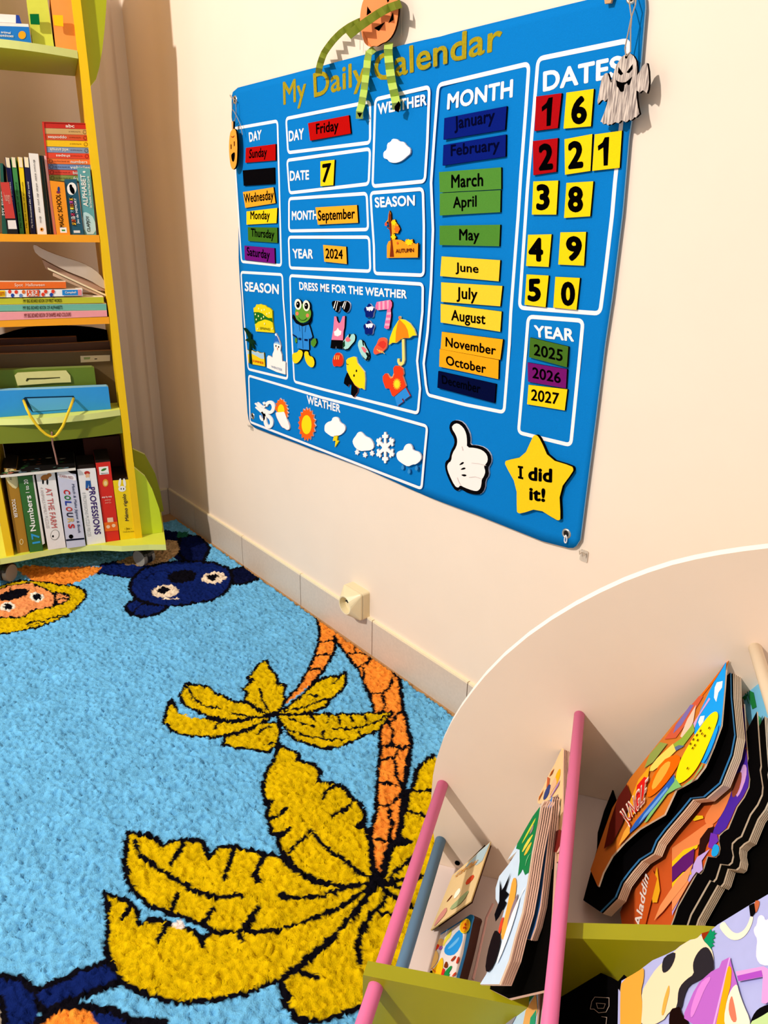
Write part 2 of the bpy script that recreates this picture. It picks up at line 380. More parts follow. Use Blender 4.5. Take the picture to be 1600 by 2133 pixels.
# navy paw and orange back at the near left
fill(z8((0,720),(90,740),(160,790),(180,880),(160,1000),(-200,1100),(-200,700)), NAV); line(z8((-60,720),(0,728),(90,745),(160,795),(185,890)), 0.005)
fill(z8((175,800),(330,730),(480,670),(545,750),(430,800),(320,850),(200,900)), NAV)
line(z8((165,800),(330,725),(480,668)), 0.005); line(z8((545,760),(430,805),(320,850),(200,900),(190,880)), 0.006)
fill(z8((120,1000),(200,920),(300,880),(370,875),(420,890),(560,950),(650,1100),(100,1100)), ORA)
fill(z8((400,890),(520,900),(600,950),(750,950),(780,1040),(560,1040),(430,930)), NAV)
line(z8((150,960),(220,910),(310,875),(380,870),(520,895),(600,945),(760,945)), 0.006)
fill(z8((-60,880),(5,900),(15,1000),(-60,1000)), CRM); line(z8((0,840),(15,930),(20,1000)), 0.005)
tuft = nrm(blur(rng.randn(ny, nx), 1)); fine = rng.randn(ny, nx); big = nrm(blur(rng.randn(ny, nx), 40))
hz = np.clip(-0.003+0.0021*tuft+0.0004*fine+0.0007*big, -0.0115, 0.004)
edge = np.minimum(np.minimum(GX-rx0, rx0+(nx-1)*st-GX), np.minimum(GY-ry0, ry0+(ny-1)*st-GY))
hz = np.where(edge < 0.004, FZ+0.0005, hz)
shade = np.clip(1.0+0.07*tuft+0.05*fine+0.04*big, 0.6, 1.35)[..., None]
colr = np.clip(colr*shade, 0, 1)
verts = np.stack([GX+jx*0.5, GY+jy*0.5, hz-FZ], -1).reshape(-1, 3)
ii = (np.arange(ny-1)[:, None]*nx+np.arange(nx-1)[None]).reshape(-1)
fq = np.stack([ii, ii+1, ii+nx+1, ii+nx], -1)
me = bpy.data.meshes.new('rug'); me.vertices.add(len(verts)); me.vertices.foreach_set('co', verts.reshape(-1))
me.loops.add(fq.size); me.loops.foreach_set('vertex_index', fq.reshape(-1).astype(np.int32))
me.polygons.add(len(fq)); me.polygons.foreach_set('loop_start', (np.arange(len(fq))*4).astype(np.int32))
try: me.polygons.foreach_set('loop_total', np.full(len(fq), 4, np.int32))
except Exception: pass
me.update(calc_edges=True); me.validate()
me.polygons.foreach_set('use_smooth', np.ones(len(fq), bool))
ca = me.color_attributes.new('pattern', 'FLOAT_COLOR', 'POINT')
ca.data.foreach_set('color', np.concatenate([colr.reshape(-1, 3), np.ones((nx*ny, 1))], 1).reshape(-1).astype(np.float32))
rm = bpy.data.materials.new('tufted_wool'); rm.use_nodes = True; nt = rm.node_tree; b = nt.nodes['Principled BSDF']
at = nt.nodes.new('ShaderNodeAttribute'); at.attribute_name = 'pattern'; nt.links.new(at.outputs['Color'], b.inputs['Base Color'])
b.inputs['Roughness'].default_value = 1.0; b.inputs['Specular IOR Level'].default_value = 0.02
nn = nt.nodes.new('ShaderNodeTexNoise'); nn.inputs['Scale'].default_value = 420; nn.inputs['Detail'].default_value = 3
tc = nt.nodes.new('ShaderNodeTexCoord'); nt.links.new(tc.outputs['Object'], nn.inputs['Vector'])
bp = nt.nodes.new('ShaderNodeBump'); bp.inputs['Strength'].default_value = 0.6; bp.inputs['Distance'].default_value = 0.003
nt.links.new(nn.outputs['Fac'], bp.inputs['Height']); nt.links.new(bp.outputs[0], b.inputs['Normal'])
me.materials.append(rm)
rug = bpy.data.objects.new('rug', me); COL.objects.link(rug); rug.location = (0, 0, FZ)
tag(rug, 'thick blue tufted rug with cartoon animals and yellow palm trees on the floor', 'rug')

# ------------------------------------------------------------------ wall socket
zs = Zm(680, 1200, 11.43)
def socket():
    x0, x1 = float(BP.at(*zs((700,700))[0], )[0]), 0
    cx = wx(744, 1262)  # rough
    SP = Plane((0, WY-0.024, 0), (0, -1, 0))
    A = SP.at(*zs((850,440))[0]); Bq = SP.at(*zs((850,1075))[0])
    xr = (A[0]+Bq[0])/2; zt, zb = A[2], Bq[2]; w = zt-zb; xl = xr-w; cx = (xl+xr)/2; cz = (zt+zb)/2
    root = empty('wall_socket', (cx, WY, zb), 'cream surface-mounted wall socket above the stone skirting', 'socket')
    cm = mat('#ecdcb4', 0.35, 0.03, 50, 0, 0.45)
    def rr(hw, r, n=5):
        o = []
        for sx, sz, a0 in ((1,1,0),(-1,1,90),(-1,-1,180),(1,-1,270)):
            for k in range(n+1):
                a = math.radians(a0+90*k/n); o.append((cx+sx*(hw-r)+r*math.cos(a), cz+sz*(hw-r)+r*math.sin(a)))
        return o
    def loft(rings, capf=False):
        v = []; f = []; n = len(rings[0][0])
        for pts, y in rings: v += [(x, y, z) for x, z in pts]
        for i in range(len(rings)-1):
            for k in range(n): f.append([i*n+k, i*n+(k+1) % n, (i+1)*n+(k+1) % n, (i+1)*n+k])
        if capf: f.append([(len(rings)-1)*n+k for k in range(n)])
        return v, f
    h = w/2
    v, f = loft([(rr(h, .006), WY), (rr(h, .006), WY-0.0205), (rr(h-.001, .006), WY-0.0215)], True)
    mk('back_box', v, f, cm, None, root)
    N = 24
    def circ(r): return [(cx+r*math.cos(math.radians(45*0)+2*math.pi*k/N), cz+r*math.sin(2*math.pi*k/N)) for k in range(N)]
    r24 = rr(h-.0005, .006)
    v, f = loft([(r24, WY-0.0225), (r24, WY-0.027), (circ(.0255)[:24], WY-0.049), (circ(.024), WY-0.0505), (circ(.0215), WY-0.0500), (circ(.0205), WY-0.034)], True)
    mk('socket_cover', v, f, cm, None, root)
    mb = MB()
    for dx, dz in ((-.0095, 0), (.0095, 0)):
        o = [(cx+dx+.0028*math.cos(2*math.pi*k/12), WY-0.0343, cz+dz+.0028*math.sin(2*math.pi*k/12)) for k in range(12)]
        mb.add(o, [list(range(12))])
    mb.build('pin_hole', mat('#0a0806', 0.9), root)
    v, f = tube([(cx, WY-0.034, cz+.011), (cx, WY-0.046, cz+.011)], .0024, 10); mk('earth_pin', v, f, mat('#2a2420', 0.35, metal=0.6), None, root)
socket()
# ------------------------------------------------------------------ bookcase on castors, turned a little out of the corner
BU = np.array([math.cos(math.radians(74)), math.sin(math.radians(74)), 0.0])
BN = np.array([BU[1], -BU[0], 0.0])
BO = np.array([-2.05953, 0.73412, 0.0])
BF = Plane(BO, BN)
def B(a, off, z): return BO+a*BU+off*BN+np.array([0, 0, z])
def az(u, v, off=0.0):
    q = BF.at(u, v, off); return float((q-BO)@BU), float(q[2])
def bbox(a0, a1, o0, o1, z0, z1):
    return box_vf([B(a0,o1,z0), B(a1,o1,z0), B(a1,o0,z0), B(a0,o0,z0), B(a0,o1,z1), B(a1,o1,z1), B(a1,o0,z1), B(a0,o0,z1)])
yel = lacq('#f4c40c'); lime = lacq('#d6da46'); pale = lacq('#dfe68a'); ora = lacq('#f7a21c'); grn = lacq('#b9c418')
DEP = 0.265
shelfcase = empty('bookcase', B(-0.187, -0.13, 0), 'tall yellow and lime open bookcase on castors in the room corner', 'bookcase')
for a0, a1 in ((-0.018, 0.002), (-0.376, -0.356)):
    v, f = bbox(a0, a1, -DEP, 0, 0.09, 1.78); mk('side_panel', v, f, yel, None, shelfcase)
def plan(pts, z0, z1, name, mats):
    """board from a plan outline (a, off)"""
    top = [B(a, o, z1) for a, o in pts]; bot = [B(a, o, z0) for a, o in pts]
    v, f = extr(top, bot); fm = [0, 0]+[1]*(len(f)-2)
    return mk(name, v, f, mats, fm, shelfcase)
def bulge(amp):
    return [(-0.355+0.336*k/16, amp*math.sin(math.pi*k/16)) for k in range(17)]
for z1, z0, mm in ((0.964, 0.946, ora), (0.754, 0.7355, ora)):
    v, f = bbox(-0.355, -0.019, -DEP+0.01, -0.001, z0, z1); mk('shelf', v, f, mm, None, shelfcase)
for z1, z0, amp in ((1.383, 1.366, 0.045), (1.72, 1.703, 0.03)):
    plan(bulge(amp)+[(-0.019, -DEP+.01), (-0.355, -DEP+.01)], z0, z1, 'shelf', [grn, pale])
plan(bulge(0.035)+[(-0.019, -DEP+.01), (-0.355, -DEP+.01)], 0.478, 0.495, 'shelf', [lacq('#e2e768'), lacq('#e6ea8c')])
bl = bulge(0.02); rows = [B(a, o, 0.478) for a, o in bl]+[B(a, o, 0.425) for a, o in bl]
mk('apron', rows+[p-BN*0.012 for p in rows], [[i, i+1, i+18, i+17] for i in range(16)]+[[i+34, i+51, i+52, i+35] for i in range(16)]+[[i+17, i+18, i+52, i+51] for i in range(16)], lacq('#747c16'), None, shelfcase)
# base plate with its concave front edge
def zpl(u, v, z):
    r = ray(u, v); t = (z-1.0)/r[2]; p = CAMP+t*r; d = p-BO; return float(d@BU), float(d@BN)
zb4 = Zm(0, 880, 3.556)
fr = [zpl(*p, 0.09) for p in zb4((1228,905),(1100,905),(900,915),(750,908),(600,915),(450,930),(300,955),(150,985),(0,1010))]
la, lo_ = fr[-1]
fr += [(la-0.04, lo_+0.018), (-0.46, 0.06), (-0.46, -0.2), (-0.40, -DEP), (0.02, -DEP), (0.085, -0.2)]
plan(fr, 0.072, 0.09, 'base_plate', [lime, pale])
# curved side brackets, top and bottom
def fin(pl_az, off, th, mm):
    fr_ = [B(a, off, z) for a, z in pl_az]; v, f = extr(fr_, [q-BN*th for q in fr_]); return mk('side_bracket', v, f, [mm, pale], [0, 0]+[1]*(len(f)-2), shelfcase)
def curve_fin(z0, z1, w, up, off, mm, n=14):
    o = []
    for k in range(n+1):
        t = k/n
        o.append((0.0025+w*math.sin(t*math.pi/2)**0.9, z0+(z1-z0)*(t if not up else t)))
    return o
pl = [az(u, v, -0.02) for u, v in ((176,0),(194,181),(200,165),(207,140),(213,105),(218,60),(221,20),(222,0))]
pl = [(0.0025, 1.53), (0.0025, pl[1][1])]+pl[2:]+[(pl[-1][0], 1.53)]
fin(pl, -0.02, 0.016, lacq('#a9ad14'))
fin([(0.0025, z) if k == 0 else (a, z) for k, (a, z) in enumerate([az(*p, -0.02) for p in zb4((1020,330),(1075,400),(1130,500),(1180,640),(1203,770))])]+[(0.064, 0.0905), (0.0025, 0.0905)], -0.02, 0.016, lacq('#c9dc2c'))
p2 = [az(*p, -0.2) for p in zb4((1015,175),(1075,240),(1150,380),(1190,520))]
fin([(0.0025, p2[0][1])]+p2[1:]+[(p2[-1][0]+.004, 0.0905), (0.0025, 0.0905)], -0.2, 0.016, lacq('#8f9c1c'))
v, f = bbox(0.0021, 0.004, -0.016, -0.013, 0.33, 0.42); mk('edge_joint', v, f, ink('#2a2410'), None, shelfcase)
# castors
def castor(u, v, ang):
    c = np.array(FL.at(u, v)); d = np.array([math.cos(ang), math.sin(ang), 0]); n = np.array([-d[1], d[0], 0]); R = 0.0255
    root = mk('castor', *tube([c+[0,0,.05], c+[0,0,.0725]], 0.011, 12), mat('#15130f', 0.4, spec=0.5), parent=shelfcase)
    mb = MB()
    o = []
    for k in range(13):
        t = math.radians(-25+k*230/12); o.append((0.030*math.cos(t), 0.0265+0.031*math.sin(t)))
    fr_ = [c+d*x+n*0.007+np.array([0,0,z]) for x, z in o]; v_, f_ = extr(fr_, [q-n*0.014 for q in fr_]); mb.add(v_, f_)
    o2 = [(0.0285*math.cos(math.radians(a)), 0.0265+0.030*math.sin(math.radians(a))) for a in range(20, 171, 15)]
    for s in (0.0195, -0.0055):
        fr_ = [c+d*x+n*s+np.array([0,0,z]) for x, z in o2]; v_, f_ = extr(fr_, [q-n*0.014 for q in fr_]); mb.add(v_, f_)
    mb.build('castor_hood', mat('#17150f', 0.35, spec=0.5), root)
    for s in (0.0215, -0.0075):
        fr_ = [c+d*R*math.cos(t)+n*s+np.array([0,0,.0255+R*math.sin(t)]) for t in [2*math.pi*k/24 for k in range(24)]]
        v_, f_ = extr(fr_, [q-n*0.014 for q in fr_]); mk('wheel', v_, f_, mat('#9a948a', 0.4), None, root)
castor(302, 1174, math.radians(20)); castor(14, 1208, math.radians(-50))
for a, o in ((-0.40, -0.2), (0.03, -0.2)):
    p = B(a, o, 0)
    mk('castor', *tube([p+[0,0,.0], p+[0,0,.0725]], [0.024, 0.012], 12), mat('#17150f', 0.35, spec=0.5), parent=shelfcase)

v, f = bbox(-0.355, -0.019, -DEP+0.004, -DEP+0.009, 0.0905, 0.477); mk('shade_sheet', v, f, mat('#1c0e0a', 0.9, spec=0.03), None, shelfcase)  # dark sheet added as the shade behind the boxes; the case is open-backed
# ---------------- what stands in the bookcase
def bslab(name, pl, off, depth, mats, label=None, cat='book', group=None, parent=None):
    return slab(name, pl, BF, off, depth, mats, parent, label=label, cat=cat, group=group) if parent is None else slab(name, pl, BF, off, depth, mats, parent)
def dn(q): return [q[3], q[0], q[1], q[2]]                     # words run upwards (bottom to top)
def vq(pl, l0, l1, t0, t1, up=True):
    """text quad inside the spine quad pl (TL,TR,BR,BL): l across 0..1, t down 0..1"""
    TL, TR, BR, BL = [np.array(p, float) for p in pl]
    P_ = lambda x, y: tuple((1-y)*((1-x)*TL+x*TR)+y*((1-x)*BL+x*BR))
    return [P_(l0, t1), P_(l0, t0), P_(l1, t0), P_(l1, t1)] if up else [P_(l1, t0), P_(l1, t1), P_(l0, t1), P_(l0, t0)]
def hq(pl, x0, x1, y0, y1):
    TL, TR, BR, BL = [np.array(p, float) for p in pl]
    P_ = lambda x, y: tuple((1-y)*((1-x)*TL+x*TR)+y*((1-x)*BL+x*BR))
    return [P_(x0, y0), P_(x1, y0), P_(x1, y1), P_(x0, y1)]
def sub(pl, x0, x1, y0, y1): return hq(pl, x0, x1, y0, y1)
def seat(pl, z, off):
    """bottom edge of a spine outline set onto the shelf at height z"""
    out = []
    for k, (u, v) in enumerate(pl):
        q = BF.at(u, v, off)
        if k >= len(pl)-2: q = np.array([q[0], q[1], z])
        out.append(q)
    return out
def stand(name, pl, z, off, depth, mats, label, cat='book', group=None, lean=0):
    fr_ = seat(pl, z, off); bk = [q-BN*depth for q in fr_]; v, f = extr(fr_, bk)
    if not isinstance(mats, (list, tuple)): mats = [mats]
    fm = [0]*len(f)
    if len(mats) > 1: fm[2] = 1
    return mk(name, v, f, mats, fm, None, label=label, cat=cat, group=group)
WHT = '#f4ece0'; K = ink('#050405'); WI = ink('#f6f0e6')
# top compartment
OT = 0.0
o = stand('box', [(-60,52),(60,56),(66,93),(-60,82)], 1.384, OT, 0.16, card('#1676cf'), 'blue card box with orange roundel under the white book, top shelf', 'box', 'boxes on the top shelf')
slab('box_lid', [(-60,44),(59,50),(60,56),(-60,52)], BF, OT, 0.16, card('#efe9e4'), o)
art('roundel', BF, OT+.001, [(ell(46, 73, 8, 8.5), ink('#f2a526'))], o)
texts('lettering', [('animal', [(2,64),(22,66),(22,71),(2,69)], WI, .01), ('dominoes', [(-4,70),(28,72),(28,78),(-4,76)], WI, .01)], BF, OT+.001, o)
o = slab('book', [(-50,26),(33,31),(33,48),(-50,43)], BF, -0.015, 0.15, card('#f2e6df'), label='white book with a dark blue spine end lying on blue box, top shelf', cat='book')
slab('spine', [(33,31),(40,32),(45,49),(33,48)], BF, -0.015, 0.15, card('#173d9c'), o)
o = stand('box', [(53,-20),(96,-20),(113,99),(69,97)], 1.384, -0.02, 0.15, [card('#d6d84c'), card('#3c7a5c')], 'lime drawer box with a dark green pull tab, top shelf', 'box', 'boxes on the top shelf')
slab('pull_tab', [(62,29),(81,29),(83,51),(64,50)], BF, -0.005, 0.003, felt('#0f6a35'), o)
o = stand('box', [(103,-20),(148,-20),(161,104),(116,100)], 1.384, -0.02, 0.15, [card('#f79a48'), card('#3c7a5c')], 'orange drawer box with a yellow pull tab, top shelf', 'box', 'boxes on the top shelf')
slab('pull_tab', [(110,31),(131,32),(132,55),(113,53)], BF, -0.005, 0.003, felt('#f4c41c'), o)

# second compartment: set of little books lying in a red sleeve
z1 = Zm(0, 0, 4.0); z2 = Zm(0, 300, 4.0)
slv = empty('slipcase', BF.at(120, 488, -.05), 'red card sleeve holding a pile of small flat books, second shelf', 'slipcase')
SO = -0.045
slab('sleeve_side', z1((350,1015),(366,1020),(418,1560),(470,1955),(455,1955)), BF, SO+.002, 0.13, card('#d23324'), slv)
slab('sleeve_top', z1((350,1013),(735,1026),(737,1032),(352,1019)), BF, SO+.002, 0.13, card('#c22a20'), slv)
rows = [('#c4271c', 'abc', 1020, 1066, 'red'), ('#c9a368', None, 1068, 1114, 'tan'), ('#cf5128', 'opposites', 1116, 1164, 'rust'), ('#f0bf14', None, 1167, 1219, 'yellow'),
        ('#7f93b4', 'wild animals', 1222, 1269, 'slate blue'), ('#e2452c', 'shapes', 1272, 1317, 'scarlet'), ('#ee7434', 'numbers', 1320, 1364, 'orange'),
        ('#6d88b8', 'vehicles', 1367, 1411, 'blue'), ('#dd4a3a', 'birds', 1414, 1455, 'coral red'), ('#8a9a4c', 'fruits', 1458, 1506, 'olive green')]
for k, (h, t, y0, y1, nm) in enumerate(rows):
    xl0, xl1 = 366+(y0-1020)*.1, 366+(y1-1020)*.1; xr0, xr1 = 737+(y0-1020)*.085, 737+(y1-1020)*.085; d = 10 if k < 5 else 8
    pl = z1((xl0, y0), (xr0, y0+d), (xr1, y1+d), (xl1, y1))
    lab = ('%s spine lettered %s' % (nm, t)) if t else '%s spine with only tiny print' % nm
    o = slab('small_book', pl, BF, SO, 0.12, [card(h), card('#e8dccb')], label='small flat book, %s, in the red sleeve' % lab, cat='book', group='small flat books in the red sleeve')
    flip = k in (2, 4, 5)
    r_ = []
    if t:
        x0, x1 = {0: (.48, .68), 2: (.06, .48), 4: (.08, .5), 5: (.2, .52), 6: (.52, .9), 7: (.5, .95), 8: (.55, .8), 9: (.55, .8)}[k]
        q = hq(pl, x0, x1, .2, .8)
        r_.append((t, [q[2], q[3], q[0], q[1]] if flip else q, WI, .012))
    if k:
        q = hq(pl, .14, .48, .38, .66) if k > 5 else hq(pl, .54, .8, .35, .62)
        r_.append(('my first book of', [q[2], q[3], q[0], q[1]] if k < 6 else q, ink('#3a1c10'), 0))
    texts('lettering', r_, BF, SO+.0006, o)
    if k:
        cx_, cy_ = hq(pl, .07 if k > 5 else .9, 1, .5, 1)[0]
        art('emblem', BF, SO+.0005, [(q_, ink('#3a1c10')) for q_ in stroke(ell(cx_, cy_, 3.6, 3.8, 12), .7, True)], o)
# upright boxes in front of the sleeve
pl = z2((415,305),(535,318),(585,757),(475,757))
o = stand('card_game', pl, 0.964, -0.008, 0.035, [card('#f5941c'), card('#e0820e')], 'orange card game box lettered MAGIC SCHOOL, second shelf', 'game box', 'game boxes on the second shelf')
texts('lettering', [('MAGIC SCHOOL', vq(pl, .28, .62, .24, .86), K, .015)], BF, -.0074, o)
art('emblem', BF, -.0075, [(sub(pl, .28, .78, .86, .96), WI), (sub(pl, .4, .66, .9, .93), ink('#3a8a3c')), (ell(*sub(pl, .5, .6, .2, .25)[0], 4, 3), ink('#7a3050')), (ell(*sub(pl, .55, .6, .14, .25)[0], 2.4, 5), ink('#20407a'))], o)
pl = z2((538,293),(638,293),(700,757),(588,757))
o = stand('card_game', pl, 0.964, -0.012, 0.035, [card('#1f5468'), card('#173f50')], 'dark teal memory game box with white bird badge, second shelf', 'game box', 'game boxes on the second shelf')
c_ = sub(pl, .5, 1, .17, 1)[0]
it = [(ell(c_[0], c_[1], 10, 13), WI), (ell(c_[0]+1, c_[1]+3, 4.5, 9, rot=-.4), K), (ell(c_[0]-2, c_[1]-5, 3, 4), K), (sub(pl, .26, .74, .92, .965), ink('#d8dcd8'))]
cl = ['#f0b83c', '#e8663c', '#f4ece0', '#e04a6c', '#8cc4d8', '#f0d84c', '#e8803c', '#c85aa0', '#f0b83c']
for k in range(9): it.append((sub(pl, .2, .5, .78-.055*k, .825-.055*k), ink(cl[k])))
art('emblem', BF, -.0115, it, o)
texts('lettering', [('PAYS&LIEUX', vq(pl, .2, .5, .3, .83), K, .0), ('Jeu de MEMORY', vq(pl, .58, .82, .34, .8), WI, .012)], BF, -.0095, o)
pl = z2((645,195),(750,203),(803,753),(703,753))
o = stand('card_game', pl, 0.964, -0.016, 0.035, [card('#5fa0a4'), card('#4b8a8e')], 'teal flash card box lettered ALPHABET and CLAPJOY, second shelf', 'game box', 'game boxes on the second shelf')
art('emblem', BF, -.0155, [(smooth_poly([sub(pl, 0, 1, .68, 1)[0], sub(pl, .4, 1, .66, 1)[0], sub(pl, 1, 1, .76, 1)[0], sub(pl, .999, 1, .995, 1)[0], sub(pl, .002, 1, .995, 1)[0]], 1), ink('#b9d9d8')), (ell(*sub(pl, .5, 1, .06, 1)[0], 3, 2), WI)], o)
texts('lettering', [('ALPHABET', vq(pl, .16, .56, .1, .58), WI, .02), ('26 Double Sided Flash Cards', vq(pl, .68, .86, .12, .6), WI, .005), ('CLAPJOY', vq(pl, .26, .6, .72, .96), K, .015)], BF, -.0145, o)
# thin picture books to the left
thin = [((0,160),(22,160),(60,745),(18,745), '#1f5a4a', 'dark green picture book at left end with white title', -0.02, '#1a4438'),
        ((40,112),(82,118),(152,745),(118,745), '#191d5c', 'navy picture book, second dark spine from left on second shelf', -0.03, '#f0e2c8'),
        ((90,110),(130,114),(202,750),(166,750), '#3f8a45', 'green thin picture book on the second shelf', -0.03, '#f0e2c8'),
        ((146,108),(188,114),(244,750),(216,750), '#f3cd14', 'yellow thin picture book on the second shelf', -0.03, '#f0e2c8'),
        ((194,108),(240,114),(296,750),(258,750), '#14133c', 'very dark blue picture book just left of the white spine, second shelf', -0.03, '#f0e2c8'),
        ((238,75),(318,82),(390,752),(313,752), '#efe6da', 'tall white picture book with orange dot, second shelf', -0.015, '#f0e2c8'),
        ((326,95),(350,97),(424,752),(394,752), '#16302e', 'blackish green thin book right of the white spine, second shelf', -0.03, '#d8cab4'),
        ((352,98),(364,98),(446,752),(427,752), '#0f0d12', 'black thin book beside the pink one, second shelf', -0.03, '#d8cab4'),
        ((366,95),(385,100),(470,752),(449,752), '#e9a6a0', 'pale pink thin book behind the orange game box, second shelf', -0.03, '#f0e2c8')]
tt = ['MY FIRST', 'My first book of planets', 'My first book of nature', 'My first book of animals', 'My first illustrated atlas of the world', 'Brown bear what do you see   Eric', None, None, None]
for k, (a_, b_, c_, d_, h, lab, off, top) in enumerate(thin):
    pl = z2(a_, b_, c_, d_)
    o = stand('picture_book', pl, 0.964, off, 0.17 if k < 8 else 0.011, [card(h), card(top)], lab, 'book', 'picture books upright on the second shelf')
    if 1 <= k <= 4: slab('page_block', sub(pl, .12, .88, -.002, .13), BF, off+.0015, 0.165, card('#efdcb8'), o)
    if tt[k]:
        q = vq(pl, .28, .66, .32, .92) if k != 5 else vq(pl, .36, .56, .08, .86, False)
        if k == 0: q = vq(pl, .1, .75, .4, .74)
        texts('lettering', [(tt[k], q, WI if k in (0, 1, 4) else K, .008)], BF, off+.0012, o)
    if k == 5: art('emblem', BF, off+.0008, [(ell(*sub(pl, .5, 1, .94, 1)[0], 3.6, 4), ink('#f09a2c')), (ell(*sub(pl, .5, 1, .94, 1)[0], 1.4, 2.4), K)], o)
pl = z2((3,318),(75,318),(146,722),(60,722))
o = slab('picture_book', z2((3,318),(75,318),(150,748),(62,748)), BF, -0.004, 0.012, card('#17120f'), label='short coral red book with a white label in front, second shelf', cat='book')
art('cover', BF, -.0033, [(z2((3,318),(75,318),(127,620),(45,620)), ink('#c9443c')), (z2((62,635),(130,635),(142,708),(70,708)), ink('#efe2d8'))], o)
texts('lettering', [('hungry', z2((30,400),(78,400),(98,500),(48,500)), ink('#e8a08c'), .01)], BF, -.0028, o)
# third compartment: pile of flat books
pile = [((-80,1402),(890,1386),(893,1437),(-80,1472), '#f19a9c', 'MY BIG BOARD BOOK OF SHAPES AND COLOURS', '#7a1418', (.29,.69), 'pink board book at the bottom of the flat pile on third shelf', 0.0),
        ((-80,1342),(885,1331),(889,1383),(-80,1394), '#6fb09a', 'MY BIG BOARD BOOK OF ALPHABETS', '#12302a', (.28,.62), 'teal board book lettered ALPHABETS in the flat pile on third shelf', -0.004),
        ((-80,1286),(862,1275),(866,1324),(-80,1338), '#bdbd2c', 'MY BIG BOARD BOOK OF FIRST WORDS', '#2a2408', (.29,.63), 'olive board book lettered FIRST WORDS in the flat pile on third shelf', -0.008),
        ((-80,1217),(686,1207),(690,1266),(-80,1280), '#f5eee6', None, '#000000', None, 'white book with coloured dots in the flat pile on third shelf', -0.006),
        ((-80,1148),(548,1148),(552,1201),(-80,1210), '#ec6a20', 'Spot  Halloween', '#f8dcc0', (.32,.72), 'orange book lettered Halloween on top of the flat pile, third shelf', -0.004)]
for k, (a_, b_, c_, d_, h, t, th, xs, lab, off) in enumerate(pile):
    pl = z2(a_, b_, c_, d_)
    o = slab('board_book', pl, BF, off, 0.15 if k < 3 else 0.04, [card(h), card('#efe2cc')], label=lab, cat='book', group='flat books piled on the third shelf')
    if t: texts('lettering', [(t, hq(pl, xs[0], xs[1], .22, .78), ink(th), .006)], BF, off+.0008, o)
    else:
        cl = ['#e2452c', '#2c4a9c', '#e2452c', '#6a88b8', '#e07030', '#2c4a9c', '#e2452c']
        it = [(ell(*hq(pl, x, 1, y, 1)[0], 3.6, 4), ink(cl[i % 7])) for i, (x, y) in enumerate(((.21,.25),(.24,.75),(.28,.3),(.33,.8),(.36,.3),(.52,.3),(.57,.7),(.6,.3),(.66,.75),(.68,.3)))]
        it += [(hq(pl, -.05, .16, .08, .92), ink('#f3c41c')), (hq(pl, .395, .53, .08, .95), ink('#e2562c')), (hq(pl, .78, .95, .12, .85), ink('#2a86cc')), (hq(pl, .95, .99, .1, .9), ink('#e88c8c'))]
        art('cover_print', BF, off+.0006, it, o)
        texts('lettering', [('earn', hq(pl, .09, .15, .25, .75), ink('#d05a20'), .01), ('123', hq(pl, .41, .51, .15, .48), WI, .02), ('ABC', hq(pl, .41, .51, .52, .9), WI, .02), ('Campbell', hq(pl, .81, .93, .3, .7), WI, .01)], BF, off+.0025, o)
# leaning plastic sleeve with booklets
slp = empty('plastic_sleeve', BF.at(215, 620, -.06), 'clear plastic sleeve of pale booklets leaning against the yellow bookcase side', 'sleeve')
slab('sleeve_film', smooth_poly(z2((272,850),(290,835),(360,880),(500,935),(640,975),(740,1015),(830,1080),(880,1160),(892,1200),(870,1210),(740,1130),(560,1060),(420,990),(300,920)), 1), BF, -0.05, 0.05, mat('#d8c8b8', 0.25, 0.1, 30, 0.0, 0.6, alpha=0.75), slp)
for k, (h, pl) in enumerate((('#e9d9b8', z2((395,1028),(900,1262),(898,1276),(400,1045))), ('#caa98c', z2((440,1075),(450,1072),(880,1270),(860,1280),(440,1098))), ('#b8927c', z2((350,960),(360,990),(380,1040),(560,1110),(800,1215),(880,1225),(880,1200),(740,1140),(560,1070),(420,1000))))):
    slab('booklet', pl, BF, -0.05-.006*k, 0.05, card(h), slp)
# fourth compartment: big flat boxes standing one behind the other
z3 = Zm(0, 650, 3.556)
def standbox(name, pts, off, dep, mats, label, cat='box', group='large flat boxes on the fourth shelf', zf=0.4955):
    fr_ = [BF.at(u, v, off) for u, v in pts]; n = len(fr_)
    a_l, a_r = fr_[0], fr_[-1]
    fr_ = fr_+[np.array([a_r[0], a_r[1], zf]), np.array([a_l[0], a_l[1], zf])]
    v, f = extr(fr_, [q-BN*dep for q in fr_]); fm = [0]*len(f)
    if isinstance(mats, list) and len(mats) > 1:
        for k in range(n-1): fm[2+k] = 1
    return mk(name, v, f, mats, fm, None, label=label, cat=cat, group=group)
BX = [(-0.352, 0), (-0.02, 0)]
o = standbox('box', z3((-60,585),(400,568),(790,551),(802,556)), -0.012, 0.03, [card('#2f93d8'), card('#8cc4e4')], 'bright blue carry box with yellow cord handle, front of fourth shelf')
art('handle_cutout', BF, -.0115, [(z3((162,652),(185,630),(545,620),(555,640),(550,665),(505,722),(240,742)), ink('#14324c')), (z3((200,640),(535,630),(545,655),(500,720),(245,738)), ink('#5aa8dc'))], o)
cord = [(175,655),(200,720),(225,770),(262,825),(300,870),(340,905),(372,922),(395,925),(415,915),(432,895),(465,845),(480,810),(505,745),(520,710),(545,640)]
P0 = [BF.at(*z3(p)[0], -.008 if k in (0, 14) else 0.045) for k, p in enumerate(cord)]
mk('cord_handle', *tube(P0, 0.0036, 8), mat('#f2c81c', 0.6), parent=o, smooth=True)
o = standbox('box', z3((-60,432),(300,422),(680,408),(697,414)), -0.055, 0.03, [card('#5f7620'), card('#8a9c4c')], 'olive green carry box with cream plastic handle, fourth shelf')
hd = z3((108,470),(130,450),(300,440),(490,433),(520,470),(527,520),(400,525),(130,545))
